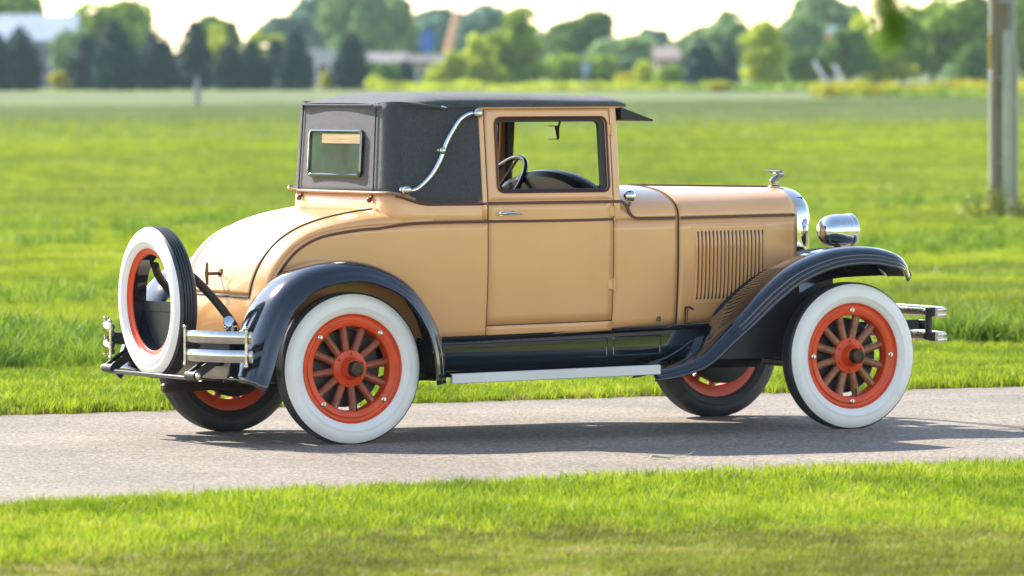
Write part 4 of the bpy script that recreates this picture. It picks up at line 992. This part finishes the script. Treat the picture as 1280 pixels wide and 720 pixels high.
house('red_house', 822, 848, 520, 76, 62, m1('brick_walls', (.24, .17, .14)), m1('brown_red_roof', (.18, .13, .11)), 'small red brown house right of the car roof', wins=2)
def stand_box(name, px, D, py0, py1, w_px, parts, label, cat):
    x, y, z0 = at(px, D); t = empty(name, (x, y, z0), -YAW); tag(t, label, cat); s = D/FPX; w = w_px*s
    for nm, f0, f1, wf, m in parts:
        a = zat(py0+(py1-py0)*f1, D)-z0; c = zat(py0+(py1-py0)*f0, D)-z0; MB().box((0, 0, (a+c)/2), (w*wf, .25, c-a), bev=.03).build(nm, m, t, smooth=False)
    MB().tube([(0, .2, -.1), (0, .2, zat(py1, D)-z0+.1)], .12, 8).build('post', m1('steel_post', (.25, .25, .27)), t); return t
BLUE = m1('blue_sign_paint', (.02, .13, .46)); 
stand_box('blue_sign', 535, 540, 37, 65, 17, (('sign_board', 0.12, 1, 1, BLUE), ('sign_cap', 0, .11, .7, BLUE)), 'tall blue sign board above the small cream house', 'sign')
stand_box('orange_sign', 1043, 470, 35, 56, 20, (('upper_board', 0, .42, .8, m1('pale_blue_board', (.55, .66, .8))), ('lower_board', .44, 1, 1, m1('orange_board', (.62, .27, .12)))), 'pale blue and orange sign high among the trees at right', 'sign')
stand_box('small_blue_sign', 733, 455, 80, 92, 10, (('sign_board', 0, 1, 1, m1('light_blue_board', (.30, .45, .6))),), 'tiny light blue sign in the bushes above the car door', 'sign')
# orange mast
x, y, z0 = at(562, 600); s = 600/FPX; b = MB(); hm = zat(14, 600)-z0
for dx, dy in ((-.3, -.3), (.3, -.3), (.3, .3), (-.3, .3)): b.bar((dx+-.9, dy, 0), (dx*.5+.9, dy*.5, hm), .14, .14, 0)
for k in range(9):
    u = k/9; v = (k+1)/9; sgn = 1 if k % 2 else -1
    for dy in (-.3, .3): b.bar((-.9+1.8*u+.3*sgn, dy*(1-.5*u), hm*u), (-.9+1.8*v-.3*sgn, dy*(1-.5*v), hm*v), .10, .10, 0)
tag(b.build('lattice_mast', m1('faded_orange', (.62, .34, .20)), smooth=False, loc=(x, y, z0)), 'faded orange lattice crane mast beside the blue sign', 'mast')
# white leaning boards
for (pa, ya, pb, yb, wd, lab) in ((1018, 78, 1037, 104, 9, 'longer white board leaning beside the yellow flowers'), (1044, 83, 1056, 103, 8, 'shorter greyish board leaning beside the yellow flowers')):
    D = 400; x, y, z0 = at(pb, D); s = D/FPX; o = MB()
    o.bar(((pa-pb)*s, 0, zat(ya, D)-z0), (0, -.2, zat(yb, D)-z0-.3), .2, wd*s, .02, up=(0, 1, 0))
    q = o.build('leaning_board', m1('white_board_paint', (.74, .70, .72)), smooth=False, loc=(x, y, z0)); q.rotation_euler = (0, 0, -YAW); tag(q, lab, 'board', 'white boards leaning by the yellow flowers')
# grey stake far out in the field
x, y, z0 = at(247.5, 300); b = MB(); zt_ = zat(94, 300)-z0
b.tube([(0, 0, -.05), (0, 0, zt_*.93), (0, 0, zt_)], [.11, .11, .06], 8); b.box((0, -.02, zt_*.35), (.26, .2, zt_*.7), bev=.02)
tag(b.build('marker_post', m1('grey_post_paint', (.20, .21, .23)), loc=(x, y, z0)), 'short grey post standing alone in the field at left', 'post')
# ------------------------------------------------------------------ utility pole
def polemat(): return mat('weathered_pole_wood', (.25, .20, .13), .85, c2=(.15, .115, .07), nscale=3, stretch=(6, 6, .5), bump=.5, bscale=12)
x, y, z0 = at(1249, 81); t = empty('utility_pole', (x, y, z0), -YAW); tag(t, 'weathered wooden utility pole with conduits at the right edge of the photo', 'utility pole')
s = 81/FPX
b = MB(); b.tube([(0, 0, -.1), (0, 0, 4), (0, 0, 9)], [.118, .112, .10], 18); b.build('pole', polemat(), t)
for dx, dy, rr, tp, m in ((9.5*s, -.13, .058, 38, (.33, .34, .25)), (18*s, -.06, .05, 62, (.30, .27, .20)), (14*s, .14, .075, -60, (.22, .24, .19))):
    h = zat(tp, 81, 1249)-z0; b = MB(); b.tube([(dx, dy, -.05), (dx, dy, h-.05), (dx, dy, h)], [rr, rr, rr*.7], 12)
    b.build('conduit', mat('conduit_grey', m, .5, noise=.12, nscale=4), t)
for z in (.7, 1.7, 2.6):
    b = MB(); b.bar((-.02, -.125, z), (18*s+.03, -.125, z), .02, .03, .003); b.build('strap', mat('galvanised', (.3, .3, .3), .5, .6), t)
b = MB(); b.tube([(-9.0*s, -.02, zat(236, 81, 1249)-z0), (-9.0*s, -.02, zat(-40, 81, 1249)-z0)], .035, 8); b.build('pale_edge_strip', mat('pale_strip', (.45, .44, .40), .5), t)  # pale strip running up the left edge of the pole
b = MB(); z1, z2 = zat(86, 81, 1249)-z0, zat(43, 81, 1249)-z0
def stripemat():
    m = bpy.data.materials.new('yellow_black_marker'); m.use_nodes = True; n = m.node_tree.nodes; l = m.node_tree.links
    tc = n.new('ShaderNodeTexCoord'); wv = n.new('ShaderNodeTexWave'); wv.bands_direction = 'Z'; wv.inputs['Scale'].default_value = 5.5; wv.inputs['Distortion'].default_value = 0
    l.new(tc.outputs['Object'], wv.inputs['Vector']); r = n.new('ShaderNodeValToRGB'); r.color_ramp.interpolation = 'CONSTANT'; l.new(wv.outputs[0], r.inputs[0])
    r.color_ramp.elements[0].color = (.02, .018, .01, 1); r.color_ramp.elements[1].position = .45; r.color_ramp.elements[1].color = (.62, .40, .02, 1); l.new(r.outputs[0], n['Principled BSDF'].inputs['Base Color']); return m
b.tube([(-9.4*s, -.03, z1), (-9.4*s, -.03, z2)], .042, 10); b.build('hazard_marker', stripemat(), t)
b = MB(); b.box((-8.5*s, -.07, zat(93, 81, 1249)-z0), (.10, .02, .13), bev=.004); tg = b.build('tag_plate', mat('white_plate', (.75, .73, .72), .5), t)
b = MB(); b.box((-6.0*s, -.085, zat(94, 81, 1249)-z0), (.055, .02, .07), bev=.004).build('red_label', mat('red_plate', (.45, .03, .03), .5), tg)
# weeds at the foot of the pole
DRY = leaf_mat('dry_weed_leaves', (.22, .21, .06), (.30, .34, .07), (.36, .22, .13), trans=.3, scale=2)
def weed(px, D, h, w, n, lab, seed):
    r3 = np.random.default_rng(seed); x, y, z0 = at(px, D); t = empty('weed_clump', (x, y, z0)); tag(t, lab, 'weed', 'weeds at the foot of the pole')
    st = MB(); bl = []
    for k in range(9):
        a, q = r3.uniform(0, 6.28), r3.uniform(.2, 1)*w; hh = h*r3.uniform(.6, 1); st.tube([(0, 0, 0), (q*.4*math.cos(a), q*.4*math.sin(a), hh*.5), (q*math.cos(a), q*math.sin(a), hh)], [.012, .008, .003], 5); bl.append((q*.8*math.cos(a), q*.8*math.sin(a), hh*.6, .09, .09, hh*.4))
    st.build('stem', DRY, t); mb = MB(); foliage(mb, bl, n, .07, r3); mb.build('leaves', DRY, t, smooth=False, merge=False)
weed(1228, 79, .42, .35, 90, 'low brown weed clump left of the utility pole', 1)
weed(1252, 79, .55, .20, 80, 'tall reddish weed clump in front of the utility pole', 2)
weed(1276, 79, .42, .22, 80, 'dark weed clump at the photo edge right of the pole', 3)
# a drooping twig of a tree that stands outside the photo, near the camera
D_ = 12; x, y, z0 = at(1112, D_); zt_ = zat(50, D_, 1112); t = empty('hanging_twig', (x, y, zt_)); tag(t, 'blurred bright green leafy twig hanging into the top of the photo at right', 'twig')
path = spline([(0, 0, 0), (.006, 0, .05), (-.004, .01, .12), (.02, .03, .4), (.15, .10, .9), (.5, .2, 1.4)], 40)
MB().tube(path, np.linspace(.001, .008, 40), 6).build('stem', BARK, t)
r3 = np.random.default_rng(4); lv = MB()
for k in range(420):
    q_ = r3.uniform(0, .17) if k < 300 else r3.uniform(.15, 1.5); q_ = q_/1.75*39; i_ = int(q_); p = path[i_]+(path[i_+1]-path[i_])*(q_-i_); a = r3.uniform(0, 6.28); d = np.array([math.cos(a), math.sin(a), -r3.uniform(.4, 1.6)]); d /= np.linalg.norm(d)
    L = r3.uniform(.025, .045); u = np.cross(d, [0, 0, 1.]); u /= np.linalg.norm(u); p = p+np.array([math.cos(a), math.sin(a), 0])*r3.uniform(0, .020); k0 = len(lv.v)
    lv.v += [tuple(p), tuple(p+d*L*.5+u*L*.2), tuple(p+d*L), tuple(p+d*L*.5-u*L*.2)]; lv.f.append((k0, k0+1, k0+2, k0+3))
lv.build('leaves', leaf_mat('hanging_leaves', (.12, .20, .02), (.18, .28, .03), trans=.45), t, smooth=False, merge=False)
# ------------------------------------------------------------------ air: the far trees fade
hz = MB(); hz.box((0, 420, 5.7), (1900, 1900, 13.4))
h = hz.build('haze', bpy.data.materials.new('haze_air'), smooth=False); hm_ = h.data.materials[0]; hm_.use_nodes = True
n = hm_.node_tree.nodes; n.remove(n['Principled BSDF']); pv = n.new('ShaderNodeVolumePrincipled')
pv.inputs['Color'].default_value = (.72, .92, 1.0, 1); pv.inputs['Density'].default_value = .00010; pv.inputs['Anisotropy'].default_value = .3
hm_.node_tree.links.new(pv.outputs[0], n['Material Output'].inputs['Volume']); tag(h, 'thin pale summer haze over the whole field', 'haze', kind='stuff')
